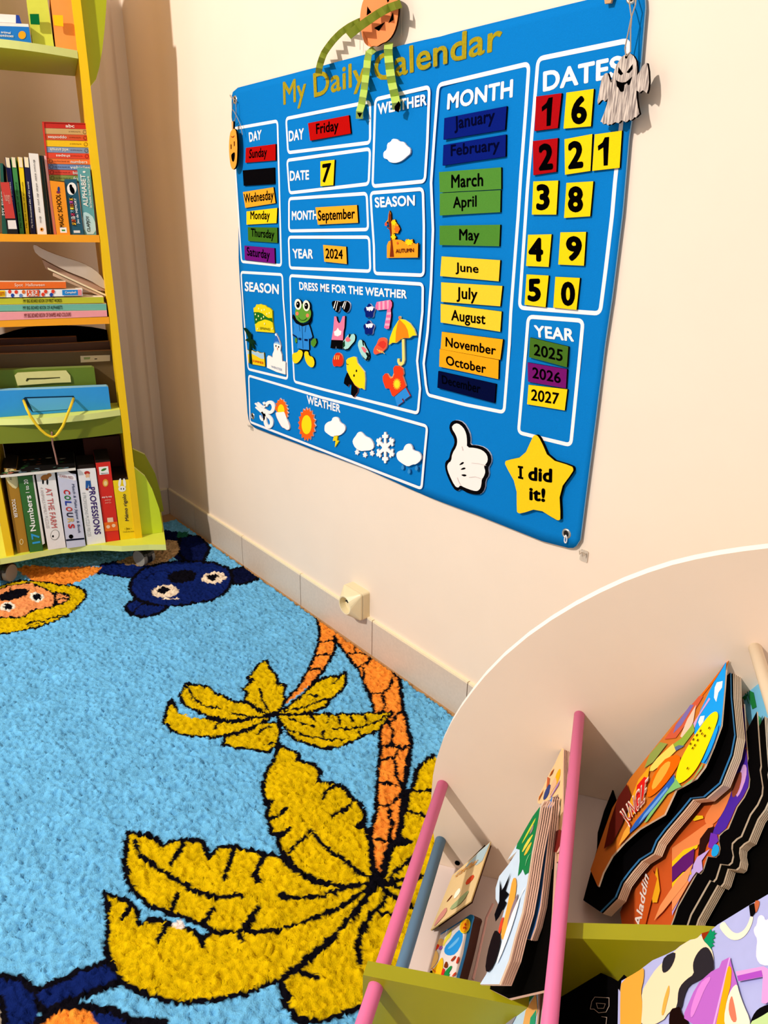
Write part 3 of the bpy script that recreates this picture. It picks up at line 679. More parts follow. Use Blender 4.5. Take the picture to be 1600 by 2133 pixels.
slab('handle', hd, BF, -0.050, 0.004, card('#d8cf86'), o)
art('grip_slot', BF, -.0495, [(z3((190,510),(200,490),(320,488),(445,482),(445,488),(330,497),(215,500),(200,515)), ink('#3a3a1c'))], o)
o = standbox('box', z3((-60,314),(400,302),(850,284)), -0.092, 0.022, [card('#5c4a2e'), card('#c9a184')], 'brown flat box with small white label, behind the green carry box')
art('label_sticker', BF, -.0915, [(z3((595,325),(815,318),(815,362),(598,374)), ink('#cfc2ac')), (z3((620,335),(670,333),(665,350),(622,352)), ink('#8a9a6c')), (z3((700,345),(720,344),(720,350),(700,351)), K)], o)
o = standbox('box', z3((-60,258),(400,240),(812,217)), -0.125, 0.02, [card('#5c4030'), card('#cda58a')], 'brown flat box, second from the back on the fourth shelf')
o = standbox('box', z3((-60,204),(300,192),(566,182)), -0.155, 0.02, [card('#4a2c24'), card('#b98a74')], 'narrow reddish brown flat box nearest the back on fourth shelf')
pts = z3((-100,200),(0,172),(100,140),(200,115),(320,103),(440,101),(560,104),(680,114),(770,130),(825,146))
o = standbox('tray', pts, -0.20, 0.012, mat('#040303', 0.9, spec=0.02), 'black round-topped tray standing behind the brown boxes, fourth shelf', 'tray', None)
# bottom compartment
spec5 = [((28,338),(120,345),(207,915),(122,922), '#b07c20', 'gold brown puzzle box lettered TODDLER, bottom shelf', -0.012),
         ((130,402),(238,392),(312,905),(214,922), '#35682a', 'green puzzle box lettered Numbers, bottom shelf', -0.004),
         ((262,368),(402,354),(482,880),(348,890), '#efe6df', 'white puzzle box lettered AT THE FARM, bottom shelf', -0.004),
         ((420,358),(562,383),(628,866),(488,880), '#cfccdc', 'pale lavender puzzle box lettered COLOURS, bottom shelf', 0.004),
         ((572,346),(706,336),(777,850),(638,862), '#f2ebe6', 'white puzzle box lettered PROFESSIONS, bottom shelf', 0.0),
         ((708,300),(816,289),(882,838),(780,846), '#d8291c', 'red game box with white lizard label, bottom shelf', -0.004),
         ((836,430),(972,420),(1020,826),(888,834), '#f6d110', 'yellow game box with a white rabbit head, bottom shelf', -0.004)]
obs = []
for a_, b_, c_, d_, h, lab, off in spec5:
    pl = zb4(a_, b_, c_, d_)
    obs.append((stand('puzzle_box', pl, 0.0902, off, 0.14, [card(h), card('#2a1f1c') if 'red' in lab or 'yellow' in lab else card('#d8d0c4')], lab, 'box', 'puzzle boxes upright on the bottom shelf'), pl, off))
o, pl, off = obs[0]
art('print', BF, off+.0005, [(smooth_poly([sub(pl,0,1,0,1)[0], sub(pl,1,1,0,1)[0], sub(pl,1,1,.22,1)[0], sub(pl,.6,1,.27,1)[0], sub(pl,.02,1,.16,1)[0]],1), ink('#e3cf98'))]+[(ell(*sub(pl,.5,1,.94,1)[0], 4, 6), ink('#e3cf98')), (ell(*sub(pl,.5,1,.94,1)[0], 2.6, 4.6), ink('#b07c20'))], o)
texts('lettering', [('TODDLER', vq(pl, .22, .52, .39, .63, False), WI, .015), ('CLAPJOY', vq(pl, .25, .5, -.02, .15, False), K, .015)], BF, off+.0012, o)
o, pl, off = obs[1]
slab('box_side', zb4((240,394),(250,388),(332,896),(314,906)), BF, off-.0005, 0.14, card('#e6ddd2'), o)
texts('lettering', [('Numbers', vq(pl, .3, .72, .28, .79), WI, .02), ('17', vq(pl, .3, .9, .82, .97), ink('#3a9ad0'), .03), ('1 to 20', vq(pl, .38, .66, .05, .24), WI, .01)], BF, off+.0008, o)
o, pl, off = obs[2]
texts('lettering', [('AT THE FARM', vq(pl, .38, .7, .24, .8, False), ink('#c8605c'), .01), ('4 ANIMALS FAMILY PUZZLES', vq(pl, .1, .26, .22, .8, False), ink('#b9aba8'), .0)], BF, off+.0008, o)
c1 = sub(pl, .5, 1, .09, 1)[0]; c2 = sub(pl, .5, 1, .9, 1)[0]
art('print', BF, off+.0005, [(ell(c1[0]-2, c1[1], 9, 6, rot=-.3), ink('#b07038')), (ell(c1[0]+7, c1[1]-5, 5, 4), ink('#b07038')), (ell(c1[0]-6, c1[1]+9, 1.8, 5), K), (ell(c1[0]+3, c1[1]+9, 1.8, 6), K), (ell(c2[0], c2[1], 9, 11, rot=.3), ink('#8a8478')), (ell(c2[0], c2[1], 8, 10, rot=.3), ink('#efe6df')), (ell(c2[0]-4, c2[1]+3, 2, 2.5), K)], o)
o, pl, off = obs[3]
cl = ['#c8201c', '#20702c', '#2a3c9c', '#c83c2c', '#302c3c', '#d8b878', '#c8302c']
r_ = [(ch, vq(pl, .22, .56, .26+.083*k, .325+.083*k, False), ink(cl[k]), .03) for k, ch in enumerate('COLOURS')]
r_ += [('Match & Make Jigsaw & Book', vq(pl, .66, .84, .16, .9, False), ink('#14305c'), .006), ('LEARN RED', hq(pl, .1, .82, .045, .085), ink('#a8605c'), .005)]
texts('lettering', r_, BF, off+.001, o)
art('print', BF, off+.0006, [(smooth_poly([sub(pl,x,1,y,1)[0] for x, y in ((.02,.1),(.05,.02),(.3,-.02),(.5,-.03),(.75,0),(.98,.05),(.98,.11),(.5,.09))],1), ink('#f2ecec')), (ell(*sub(pl,.3,1,.94,1)[0], 4.6, 4.4), K), (sub(pl, .02, .98, .975, .998), ink('#14182c'))], o)
o, pl, off = obs[4]
texts('lettering', [('PROFESSIONS', vq(pl, .48, .82, .27, .95, False), ink('#3c2468'), .02), ('8 PROFESSIONS PUZZLE PIECES', vq(pl, .1, .28, .34, .97, False), ink('#b4b4b4'), .0)], BF, off+.0008, o)
c1 = sub(pl, .5, 1, .14, 1)[0]
art('print', BF, off+.0005, [(ell(c1[0]-1, c1[1]-11, 6, 4), ink('#b83830')), (ell(c1[0], c1[1]-5, 4.4, 5), ink('#e8b48c')), (ell(c1[0]+1, c1[1]+5, 5, 7), ink('#e8e4e0')), ([(c1[0]-4, c1[1]+5), (c1[0]+6, c1[1]+5), (c1[0]+8, c1[1]+22), (c1[0]+4, c1[1]+22), (c1[0]+2, c1[1]+12), (c1[0], c1[1]+22), (c1[0]-4, c1[1]+22)], ink('#2a5a9c')), (ell(c1[0]-1, c1[1]+23, 3, 2), ink('#7a2c20'))], o)
o, pl, off = obs[5]
art('print', BF, off+.0005, [(sub(pl, .17, .82, .06, .165), WI), (ell(*sub(pl, .5, 1, .1, 1)[0], 6, 2.4, rot=-.4), ink('#3a7a2c')), (ell(*sub(pl, .5, 1, .28, 1)[0], 6, 8), ink('#e8a03c')), (ell(*sub(pl, .5, 1, .285, 1)[0], 3.6, 5), ink('#f4d48c')), (sub(pl, 0.02, 1, .81, .93), ink('#ee6a24')), (sub(pl, .3, .72, .75, .81), ink('#f0c8a8')), (ell(*sub(pl, .3, 1, .87, 1)[0], 4, 3.6), ink('#f4c8a0')), (ell(*sub(pl, .7, 1, .86, 1)[0], 4, 3.6), ink('#f4c8a0'))], o)
texts('lettering', [('djeco', hq(pl, .25, .75, .14, .16), ink('#203c5c'), .01), ('step by step', hq(pl, .12, .82, .455, .485), WI, .012), ('animo', hq(pl, .3, .72, .5, .52), ink('#f0b8a0'), .0), ('and Co', hq(pl, .3, .72, .535, .555), ink('#f0b8a0'), .0)], BF, off+.0018, o)
o, pl, off = obs[6]
c1 = sub(pl, .46, 1, .12, 1)[0]
art('print', BF, off+.0005, [(ell(c1[0]-5, c1[1]-8, 2.8, 9, rot=.15), WI), (ell(c1[0]+5, c1[1]-8, 2.8, 9, rot=-.15), WI), (ell(c1[0], c1[1]+5, 8, 6), WI), (ell(c1[0]-2, c1[1]+5, 1, 2), K), (ell(c1[0]+3, c1[1]+5, 1, 2), K)], o)
texts('lettering', [('M\u00e9mo rigolo', vq(pl, .4, .66, .26, .75), ink('#1c2438'), .014), ('- Jeu -', hq(pl, .3, .7, .87, .92), ink('#3a2c10'), .01), ("L'\u00e9cole des loisirs", hq(pl, .2, .82, .93, .96), ink('#6a5420'), 0)], BF, off+.001, o)
# dark patterned folder lying on the puzzle boxes
fe = [az(*p, 0.012) for p in zb4((-40,320),(560,342))]
zt = min(fe[0][1], fe[1][1])-.001
a0, a1 = -0.352, fe[1][0]
v, f = bbox(a0, a1, -0.16, 0.012, zt-.004, zt+.0035)
o = mk('activity_board', v, f, card('#e9dfd0'), None, None, label='black patterned activity board lying across the puzzle boxes, bottom shelf', cat='board')
mb = MB(); mts = [card('#15100f'), card('#4a6a5c'), card('#c87a5c'), card('#7a98a8'), card('#c9b9a8'), card('#3a7a3c'), card('#7a2c20')]
mb.add([B(a0,.0115,zt+.0037), B(a1,.0115,zt+.0037), B(a1,-.16,zt+.0037), B(a0,-.16,zt+.0037)], [[0,1,2,3]], 0)
rr_ = random.Random(4)
for k in range(46):
    a = a0+.01+rr_.random()*(a1-a0-.03); o_ = .008-rr_.random()**2*.15; w = .006+.02*rr_.random(); h = .002+.006*rr_.random()
    q = smooth_poly([(a-w*.5, o_), (a, o_+h), (a+w*.5, o_), (a, o_-h*rr_.random())], 1)
    mb.add([B(min(x, a1-.002), min(y, .011), zt+.0038+.00005*k) for x, y in q], [list(range(len(q)))], 1+k % 6)
mb.build('board_print', mts, o)
s0 = BF.at(*zb4((383,72))[0], .05); s1 = BF.at(*zb4((390,160))[0], .03); s2 = BF.at(*zb4((425,310))[0], .016)
mk('string', *tube([s0, s1, (s1+s2)/2+[0, 0, .004], s2], 0.0022, 6), mat('#a8786a', 0.8), label='thin brown string hanging in front of the dark activity board', cat='string')
fr_ = [az(*p, -0.16) for p in zb4((612,122),(922,100))]
v, f = bbox(fr_[0][0], -0.021, -0.19, -0.16, 0.0905, fr_[0][1]); mk('box', v, f, card('#4a1f17'), None, None, label='dark maroon cardboard box at the back of the bottom shelf', cat='box')
# ------------------------------------------------------------------ felt calendar hung on the wall
c5 = Zm(470, 0, 3.721); c6 = Zm(870, 0, 3.019); c7 = Zm(470, 380, 3.721); c8 = Zm(480, 700, 3.636); c9 = Zm(870, 450, 3.556); c10 = Zm(880, 820, 4.0)
cw = Zm(600, 610, 5.517); cs = Zm(500, 620, 12.545); c3 = Zm(470, 160, 10.667)
blue = mat('#0a78c6', 0.95, 0.10, 700.0, 0.3, 0.04, name='blue_felt')
wht = mat('#f2eef0', 0.9, 0.05, 500.0, 0.1, 0.05, name='white_print')
gold = mat('#a29016', 0.85, 0.35, 260.0, 0.1, 0.1, name='gold_glitter_print')
blk = ink('#040304')
def lerp_poly(pl, t):
    d = [0.0]
    for i in range(len(pl)-1): d.append(d[-1]+math.dist(pl[i], pl[i+1]))
    s = t*d[-1]
    for i in range(len(pl)-1):
        if s <= d[i+1] or i == len(pl)-2:
            k = (s-d[i])/(d[i+1]-d[i]); return (pl[i][0]+k*(pl[i+1][0]-pl[i][0]), pl[i][1]+k*(pl[i+1][1]-pl[i][1]))
edgeT = [(482,186),(600,155.5),(800,103),(1000,54),(1180,10),(1348,-30)]
edgeB = [(520,887)]+c8((300,740),(500,812),(640,868),(700,888),(760,908),(1000,995),(1250,1108),(1450,1205))+c10((200,920),(450,1010),(700,1110),(1000,1230))+[(1206,1147)]
edgeL = [(482,186),(483,240),(488,320),(492,400),(497,447),(497,541),(501,610),(506,690),(511,790),(516,865),(520,887)]
edgeR = [(1348,-30),(1334,139),(1310.5,281.5),(1297,440),(1275,619),(1258,731),(1240,880),(1222,1020),(1206,1147)]
creaseX = wx(893, 600)
def wave(X, Z):
    # folds left from packing: one upright fold, shallower cross folds
    w = 0.0
    d = X-creaseX
    w += 0.0055*math.exp(-abs(d)/0.04)
    w += 0.0016*math.exp(-((X-wx(672, 850))/0.03)**2)
    w += 0.0015*math.exp(-((Z-0.80)/0.03)**2)
    return w
NU, NV = 64, 52
gridp = []
for j in range(NV+1):
    t = j/NV; row = []
    Lp = lerp_poly(edgeL, t); Rp = lerp_poly(edgeR, t)
    for i in range(NU+1):
        s = i/NU
        Tp = lerp_poly(edgeT, s); Bp = lerp_poly(edgeB, s)
        c00, c10_, c01, c11 = edgeT[0], edgeT[-1], edgeB[0], edgeB[-1]
        x = (1-s)*Lp[0]+s*Rp[0]+(1-t)*Tp[0]+t*Bp[0]-((1-s)*(1-t)*c00[0]+s*(1-t)*c10_[0]+(1-s)*t*c01[0]+s*t*c11[0])
        y = (1-s)*Lp[1]+s*Rp[1]+(1-t)*Tp[1]+t*Bp[1]-((1-s)*(1-t)*c00[1]+s*(1-t)*c10_[1]+(1-s)*t*c01[1]+s*t*c11[1])
        row.append(np.array(BP.at(x, y)))
    gridp.append(row)
# rounded corners: pull the outermost points in
def dcorner(i, j):
    i2 = min(i, NU-i); j2 = min(j, NV-j); return i2, j2
for j in range(NV+1):
    for i in range(NU+1):
        p = gridp[j][i]
RAD = 0.022
cor = [gridp[0][0].copy(), gridp[0][NU].copy(), gridp[NV][0].copy(), gridp[NV][NU].copy()]
for j in range(NV+1):
    for i in range(NU+1):
        p = gridp[j][i]
        for ci, (sx, sz) in enumerate(((1,-1),(-1,-1),(1,1),(-1,1))):
            c = cor[ci]+np.array([sx*RAD, 0, sz*RAD]); d = p-c
            if d[0]*sx < 0 and d[2]*sz < 0:
                L = math.hypot(d[0], d[2])
                q = max(abs(d[0]), abs(d[2]))
                if L > 1e-9: gridp[j][i] = c+np.array([d[0], 0, d[2]])*(q/L)
V = []; TH = 0.0028
for row in gridp:
    for p in row: V.append(p+[0, TH*0-0.0+wave(p[0], p[2])*0.8, 0])
nF = len(V); V += [p+[0, TH, 0] for p in V]
Fq = []; nu = NU+1
for j in range(NV):
    for i in range(NU):
        a = j*nu+i; Fq.append([a, a+nu, a+nu+1, a+1]); Fq.append([nF+a, nF+a+1, nF+a+nu+1, nF+a+nu])
ring = list(range(nu))+[j*nu+NU for j in range(1, NV+1)]+[NV*nu+i for i in range(NU-1, -1, -1)]+[j*nu for j in range(NV-1, 0, -1)]
nfront = len(Fq)
for k in range(len(ring)):
    a, b_ = ring[k], ring[(k+1) % len(ring)]; Fq.append([a, b_, b_+nF, a+nF])
board = mk('wall_calendar', V, Fq, [blue, mat('#8fbfe6', 0.9)], [0]*nfront+[1]*(len(Fq)-nfront), None, smooth=False, label='large blue felt daily calendar board hanging on the wall', cat='calendar')  # rim in lighter blue: the lit edge is put into the colour
board.data.polygons.foreach_set('use_smooth', [True]*nfront+[False]*(len(Fq)-nfront))
# printed frames
def frame(pl, w=0.0068, r=0.010):
    P_ = [BP.at(u, v, 0.0003) for u, v in pl]; n = len(P_); out = []
    for i in range(n):
        a, b_, c = P_[i-1], P_[i], P_[(i+1) % n]; d1 = a-b_; d2 = c-b_; l1 = np.linalg.norm(d1); l2 = np.linalg.norm(d2)
        cosang = d1@d2/l1/l2
        if cosang < -0.93: out.append(b_); continue
        r_ = min(r, l1*.4, l2*.4)
        for k in range(6):
            t = k/5; out.append((1-t)**2*(b_+d1/l1*r_)+2*t*(1-t)*b_+t*t*(b_+d2/l2*r_))
    n = len(out); inn = []; ou = []
    for i in range(n):
        d = out[(i+1) % n]-out[i-1]; d /= np.linalg.norm(d); q = np.array([-d[2], 0, d[0]])
        inn.append(out[i]+q*w/2); ou.append(out[i]-q*w/2)
    return mk('printed_frame', ou+inn, [[i, (i+1) % n, (i+1) % n+n, i+n] for i in range(n)], wht, None, board)
frames = [
    [(487,268),(578,252),(582,400),(586,553),(503,545),(497,450),(491,360)],
    [(596,247),(771,212),(771,297),(600,318)],
    [(598,334),(771,310),(768,383),(603,402)],
    [(602,414),(764,403),(767,478),(602,481)],
    [(601,494),(769,494),(771.5,565),(603.6,558)],
    [(782,207),(894.6,181),(890,300),(885,377.6),(776,388),(779,300)],
    [(772,402),(881,393.5),(883,470),(882.5,573.5),(780,569.5),(779,514),(774,440)],
    [(502,567),(588,572),(590,622),(595,684),(599,789),(517,769),(510,684),(504,600)],
    [(604,574),(881,592),(880,649),(869,752),(875,810),(870.5,861),(672.5,811),(613,795),(607,680)],
    [(518,782.5),(598,806),(670,828),(760,851),(890,888),(884,950),(878,1018),(790,984),(672.5,938),(521,879)],
    [(913,177),(1102,132.5),(1096,220),(1085,364),(1079.5,450),(1064,652),(1061,717),(1050,859),(970,843),(891,822.6),(887,801),(882.6,757),(891,689),(898,590),(902,478),(898,381),(905,280)],
    [(1121,122.5),(1310.5,84),(1296,240),(1281,381),(1275,450),(1262,560),(1250,653),(1082,641),(1095,450),(1098.5,397.5),(1112,232)],
    [(1100.6,659.5),(1214.5,668),(1206,759),(1189,927.5),(1080,901),(1095,731)]]
for k, fr_ in enumerate(frames): frame(fr_, 0.0066)
heads = [('My', [(589,171),(638,158),(638,222),(591,234)], gold, .0), ('Daily', [(652,153),(762,124),(762,190),(655,219)], gold, .0), ('Calendar', [(778,115),(1048,42),(1045,104),(781,172)], gold, .0)]
for s_, q, mm, bo in heads: text('title_lettering', s_, q, BP, .0004, mm, board, .018)
for s_, q in (('DAY', [(518,276),(545,270),(544,290.5),(520,296)]), ('DAY', [(601.5,273),(633,266.5),(633,290),(602,295)]), ('DATE', [(604,356),(644,354),(644,374),(604,377)]),
              ('MONTH', [(608,439.5),(662,437.5),(661,457.5),(608,459)]), ('YEAR', [(609,518),(653,519),(652,539),(611,538)]), ('SEASON', [(780,411),(864.5,406),(864.5,428.5),(782,433)]),
              ('SEASON', [(510,586.5),(581,592),(581,613.5),(510,606.5)]), ('DRESS ME FOR THE WEATHER', [(623,587),(848,604),(847.5,622.5),(624,604)]), ('WEATHER', [(786.6,216),(889,195),(889,219),(788,239.5)]),
              ('WEATHER', [(639,823),(709.6,843),(709,860),(640,841)]), ('MONTH', [(933,195),(1069.5,164),(1068,203),(931,229)]), ('DATES', [(1131.6,149),(1297,114),(1296,159),(1131,192)]),
              ('YEAR', [(1112,677),(1196,685),(1196,712),(1114,702)])):
    text('heading', s_, q, BP, .0004, wht, board, .034)
# metal eyelets
def eyelet(u, v, rr_=0.0095):
    c = BP.at(u, v, .0012); mb = MB(); N = 20
    for k in range(N):
        pass
    v_ = []; f_ = []
    for ri, (r_, dy) in enumerate(((rr_, .0012), (rr_*.86, -.0006), (rr_*.62, -.0004), (rr_*.55, .0015))):
        for k in range(N):
            a = 2*math.pi*k/N; v_.append(c+[r_*math.cos(a), dy, r_*math.sin(a)])
    for ri in range(3):
        for k in range(N): f_.append([ri*N+k, ri*N+(k+1) % N, (ri+1)*N+(k+1) % N, (ri+1)*N+k])
    mb.add(v_, f_, 0); mb.add([c+[rr_*.6*math.cos(2*math.pi*k/N), .0008, rr_*.6*math.sin(2*math.pi*k/N)] for k in range(N)], [list(range(N))], 1)
    mb.build('eyelet', [mat('#c9c6c0', 0.25, metal=0.9), mat('#15100e', 0.9)], board, smooth=True)
for p in ((489,208),(526,867),(1179,1112),(1316,-8)): eyelet(*p)

# ---------------- word tags, dates and shapes stuck on the felt
TO, TT = 0.0042, 0.0034
def wtag(name, quad, h, label, cat, group, word=None, wq=None, wm=None, bold=.022, slant=0.0, edge=None):
    o = slab(name, quad, BP, TO, TT, [felt(h), felt(edge or '#0c0908')], label=label, cat=cat, group=group)
    if word: text('lettering', word, wq, BP, TO+.0003, wm or blk, o, bold, slant=slant)
    return o
GD = 'day words on the felt board'
wtag('word_tag', [(512,308),(574,300),(574,334),(511,339)], '#b40e0c', 'red tag reading Sunday at the top of the day column', 'word tag', GD, 'Sunday', [(520,311),(556,306),(556,332),(518,336)])
wtag('word_tag', [(505.5,355),(571,349),(571.6,383),(507.6,387)], '#0a080a', 'blank black tag between Sunday and Wednesday', 'word tag', GD)
wtag('word_tag', [(506,400),(569.5,390),(574,423),(511,433)], '#f3a62a', 'orange tag reading Wednesday, tilted', 'word tag', GD, 'Wednesday', [(507.6,404),(570,394.8),(570,422),(510,429)])
wtag('word_tag', [(513.5,440.5),(577.5,433),(576,464.7),(513.5,468)], '#f7d01c', 'yellow tag reading Monday in the day column', 'word tag', GD, 'Monday', [(521.6,440),(562,438.5),(562,463),(521.6,462)])
wtag('word_tag', [(516,473),(577.5,474),(578,506),(517,502)], '#416e1e', 'dark green tag reading Thursday in the day column', 'word tag', GD, 'Thursday', [(522.4,475.4),(571.6,479),(571,503),(523,498)])
wtag('word_tag', [(509,511.7),(571.6,517),(572.7,549),(510,541)], '#701678', 'purple tag reading Saturday at the bottom of the day column', 'word tag', GD, 'Saturday', [(514,514),(562,521),(562,546),(515,538)])
GC = 'words chosen for today in the middle frames'
wtag('word_tag', [(641.5,256.6),(726.7,240),(730.7,278),(646,293)], '#b40e0c', 'red tag reading Friday in the top middle frame', 'word tag', GC, 'Friday', [(658,258),(705,249),(705,279),(659,286)])
wtag('number_tag', [(667.5,336),(697,332.7),(694.4,385.6),(667.5,388)], '#f7cf1a', 'yellow card with number 7 in the DATE frame', 'number tag', GC, '7', [(671.5,342),(690,339),(688,379),(670.5,381)], bold=.03)
wtag('word_tag', [(657,432),(743.6,427),(746,464),(662,468)], '#f5a828', 'orange tag reading September in the MONTH frame', 'word tag', GC, 'September', [(662,438),(739.5,433),(739,462),(663,467)])
wtag('word_tag', [(673,510),(721,514),(722.6,550),(675.6,545)], '#f4aa2c', 'orange tag reading 2024 in the YEAR frame', 'word tag', GC, '2024', [(678,517),(714,519.7),(714,540),(678,538.5)])
GM = 'month words on the felt board'
drk = ink('#05072a')
for w_, q, h, tq, tm, lab in (
    ('January', [(925.6,246),(1055.5,221),(1052,270),(923.7,291)], '#0b1c74', [(946,243),(1031,226),(1030,262),(947,278)], drk, 'navy tag reading January at the top of the month column'),
    ('February', [(923.7,302),(1053.8,280),(1053,326),(922,345)], '#0b1c74', [(939,302),(1041,287),(1040,321),(939,333)], drk, 'navy tag reading February below January'),
    ('March', [(914.7,358.4),(1044,348.5),(1044,394),(916,401)], '#4f8834', [(940,364),(1006.5,360),(1006.5,388),(940,392)], blk, 'green tag reading March above April'),
    ('April', [(916,402.5),(1043,396),(1042,442),(916,449)], '#4f8834', [(943.5,410),(993,406.5),(993,438),(944,441)], blk, 'green tag reading April right under March'),
    ('May', [(915.6,470),(1042,468),(1040,513),(915.6,510.5)], '#4c8430', [(956.6,476.7),(999,478),(998,508.5),(956.6,508)], blk, 'green tag reading May, apart from the other green tags'),
    ('June', [(920,534),(1042,542),(1039,586),(917,575)], '#f4c833', [(948.7,546),(997,551),(997,574.5),(949,571.5)], blk, 'yellow tag reading June above July'),
    ('July', [(919,588),(1046.6,595.7),(1042,638),(919,628.6)], '#f4c833', [(951,597.6),(995,600),(994,633.5),(951,629)], blk, 'yellow tag reading July between June and August'),
    ('August', [(918,633),(1045,649),(1042,691),(918,671.6)], '#f4c833', [(940,644.5),(1011.5,653),(1011,683),(940,674.5)], blk, 'yellow tag reading August under July'),
    ('November', [(920.6,691),(1047.7,707),(1042,749.5),(918,727)], '#f7a81c', [(928.5,701.7),(1033.7,720),(1032.6,740),(928,722)], blk, 'orange tag reading November touching October below'),
    ('October', [(916,727),(1039,750),(1038,789.7),(915,763.6)], '#f7a41a', [(928.5,740),(1013,758),(1012,778.5),(929.6,760)], blk, 'orange tag reading October just below November'),
    ('December', [(913,773),(1033,800),(1030,839.5),(911,807.7)], '#060c34', [(920,781),(1002,800),(1000,820),(921,799)], ink('#02030c'), 'blackish navy tag reading December at the bottom of months')):
    wtag('word_tag', q, h, lab, 'word tag', GM, w_, tq, tm, .022)
GN = 'number cards in the DATES frame'
for w_, q, h, tq, lab in (
    ('1', [(1117,201),(1170,194),(1162,266.6),(1113.5,273)], '#a80e14', [(1128,207),(1151.5,202),(1147,261.5),(1130,264)], 'red number card 1 at the top left of DATES'),
    ('6', [(1180,193),(1237,185),(1231,263),(1174,268)], '#f8cf16', [(1190,201),(1224,198),(1222,258),(1190,260)], 'yellow number card 6 beside the red 1'),
    ('2', [(1110,294),(1162,287.5),(1159,357.7),(1111,365)], '#a80e14', [(1122,300),(1153,297),(1152,353),(1122,356)], 'red number card 2 under the red 1'),
    ('2', [(1176,290),(1234,279),(1230,356),(1177,364)], '#f8cf16', [(1183,295),(1216,291.5),(1215,349.5),(1183,353)], 'yellow number card 2 in the middle of the row'),
    ('1', [(1239,280),(1295.6,272),(1290.7,349.5),(1233.7,356)], '#f8cf16', [(1244,288),(1269,285),(1266,344.5),(1249,346)], 'yellow number card 1 at the right, overlapping the frame line'),
    ('3', [(1111,378),(1163,376),(1159,447),(1108,447)], '#f8cf16', [(1117,384),(1145,382.6),(1145,437),(1117,439)], 'yellow number card 3 left of the 8'),
    ('8', [(1180,381),(1236,377.6),(1229.4,450.5),(1175,454)], '#f8cf16', [(1183,388),(1215,387.5),(1214.5,443),(1183,442)], 'yellow number card 8 right of the 3'),
    ('4', [(1100,489),(1149,488),(1143,556),(1096,554)], '#f8cf16', [(1100.6,495),(1131.5,495),(1131.5,545.6),(1101,544)], 'yellow number card 4 left of the 9'),
    ('9', [(1167.5,484),(1221,483),(1216.5,553.5),(1163,551)], '#f8cf16', [(1179,491.6),(1212.5,491.6),(1211.7,544),(1179,544)], 'yellow number card 9 right of the 4'),
    ('5', [(1097,571.5),(1143,574),(1136.6,640),(1092.7,635)], '#f8cf16', [(1099,580.8),(1127,580),(1126.5,629.4),(1099,627.7)], 'yellow number card 5 at the bottom left of DATES'),
    ('0', [(1157,576.5),(1208,579),(1201,645.5),(1152.6,640.7)], '#f8cf16', [(1168.6,586),(1198.5,587),(1197.6,638),(1168.6,637)], 'yellow number card 0 at the bottom of DATES')):
    wtag('number_tag', q, h, lab, 'number tag', GN, w_, tq, blk, .045)
GY = 'year cards in the right YEAR frame'
wtag('year_tag', [(1104,703),(1184,722),(1181,765),(1102,744)], '#446c22', 'dark green tag reading 2025 under the right YEAR heading', 'word tag', GY, '2025', [(1112,716),(1173,728.5),(1171.5,753.5),(1112,740)], bold=.02)
wtag('year_tag', [(1099,755),(1181,769),(1179,809),(1100,795)], '#701668', 'purple tag reading 2026', 'word tag', GY, '2026', [(1109,764),(1168.6,776),(1168,799),(1109,787.5)], bold=.02)
wtag('year_tag', [(1101,801.5),(1182,811),(1176.5,855),(1098,842)], '#f6cd18', 'yellow tag reading 2027 under the purple one', 'word tag', GY, '2027', [(1107,810),(1165,818.5),(1164,843.5),(1106,834)], bold=.02)

def cut(name, outline, h, label, cat='felt shape', group=None, prints=None, edge=None, off=TO):
    o = slab(name, outline, BP, off, TT, [foam(h), foam(edge or h)], label=label, cat=cat, group=group)
    if prints: art('printed_design', BP, off+.0002, [(p, ink(c)) for p, c in prints], o)
    return o
# star and thumbs-up glove
star = smooth_poly(c10((930,345),(955,345),(985,385),(1055,545),(1245,603),(1258,625),(1255,650),(1140,805),(1152,1040),(1140,1056),(1115,1052),(960,955),(820,1000),(792,992),(786,975),(785,765),(690,595),(688,570),(700,556),(845,525),(915,370)), 1)
o = slab('star', star, BP, .0075, .0065, [mat('#f0c81c', 0.9, 0.10, 400, 0.2, 0.05), felt('#12100c')], label='big yellow star reading I did it! at the lower right of the board', cat='felt shape')
texts('lettering', [('I', c10((795,600),(838,606),(840,715),(797,705)), blk, .05), ('did', c10((882,608),(1082,625),(1080,742),(882,722)), blk, .04), ('it!', c10((890,775),(1025,790),(1022,905),(890,888)), blk, .04)], BP, .0079, o)
glo = smooth_poly(c10((222,275),(240,232),(285,218),(345,240),(392,320),(402,380),(398,428),(450,428),(520,448),(568,500),(578,560),(560,600),(548,615),(556,680),(525,720),(522,790),(490,838),(440,842),(370,826),(320,792),(292,814),(258,790),(208,690),(188,620),(190,565),(222,545),(235,480),(268,420),(264,370),(232,320)), 1)
inn = smooth_poly(c10((242,285),(260,255),(295,245),(340,280),(365,330),(372,390),(370,448),(440,452),(500,470),(540,510),(546,560),(520,598),(512,606),(526,650),(512,690),(494,715),(492,750),(484,788),(460,812),(420,808),(350,782),(315,762),(298,786),(268,768),(222,672),(204,612),(215,578),(240,562),(248,500),(285,440),(292,390),(280,345)), 1)
it = [(inn, '#f7ebe6')]
for pts in (((302,598),(330,568),(350,572),(335,590)), ((312,634),(345,612),(364,622),(345,634)), ((318,676),(350,670),(372,680),(350,693))): it.append((smooth_poly(c10(*pts), 1), '#08070b'))
for pts in (((410,578),(470,584),(530,600)), ((388,698),(440,692),(498,712)), ((290,700),(300,730),(318,762)), ((328,440),(336,466),(332,470))):
    it += [(q, '#cdbfbc') for q in stroke(c10(*pts), 0.9)]
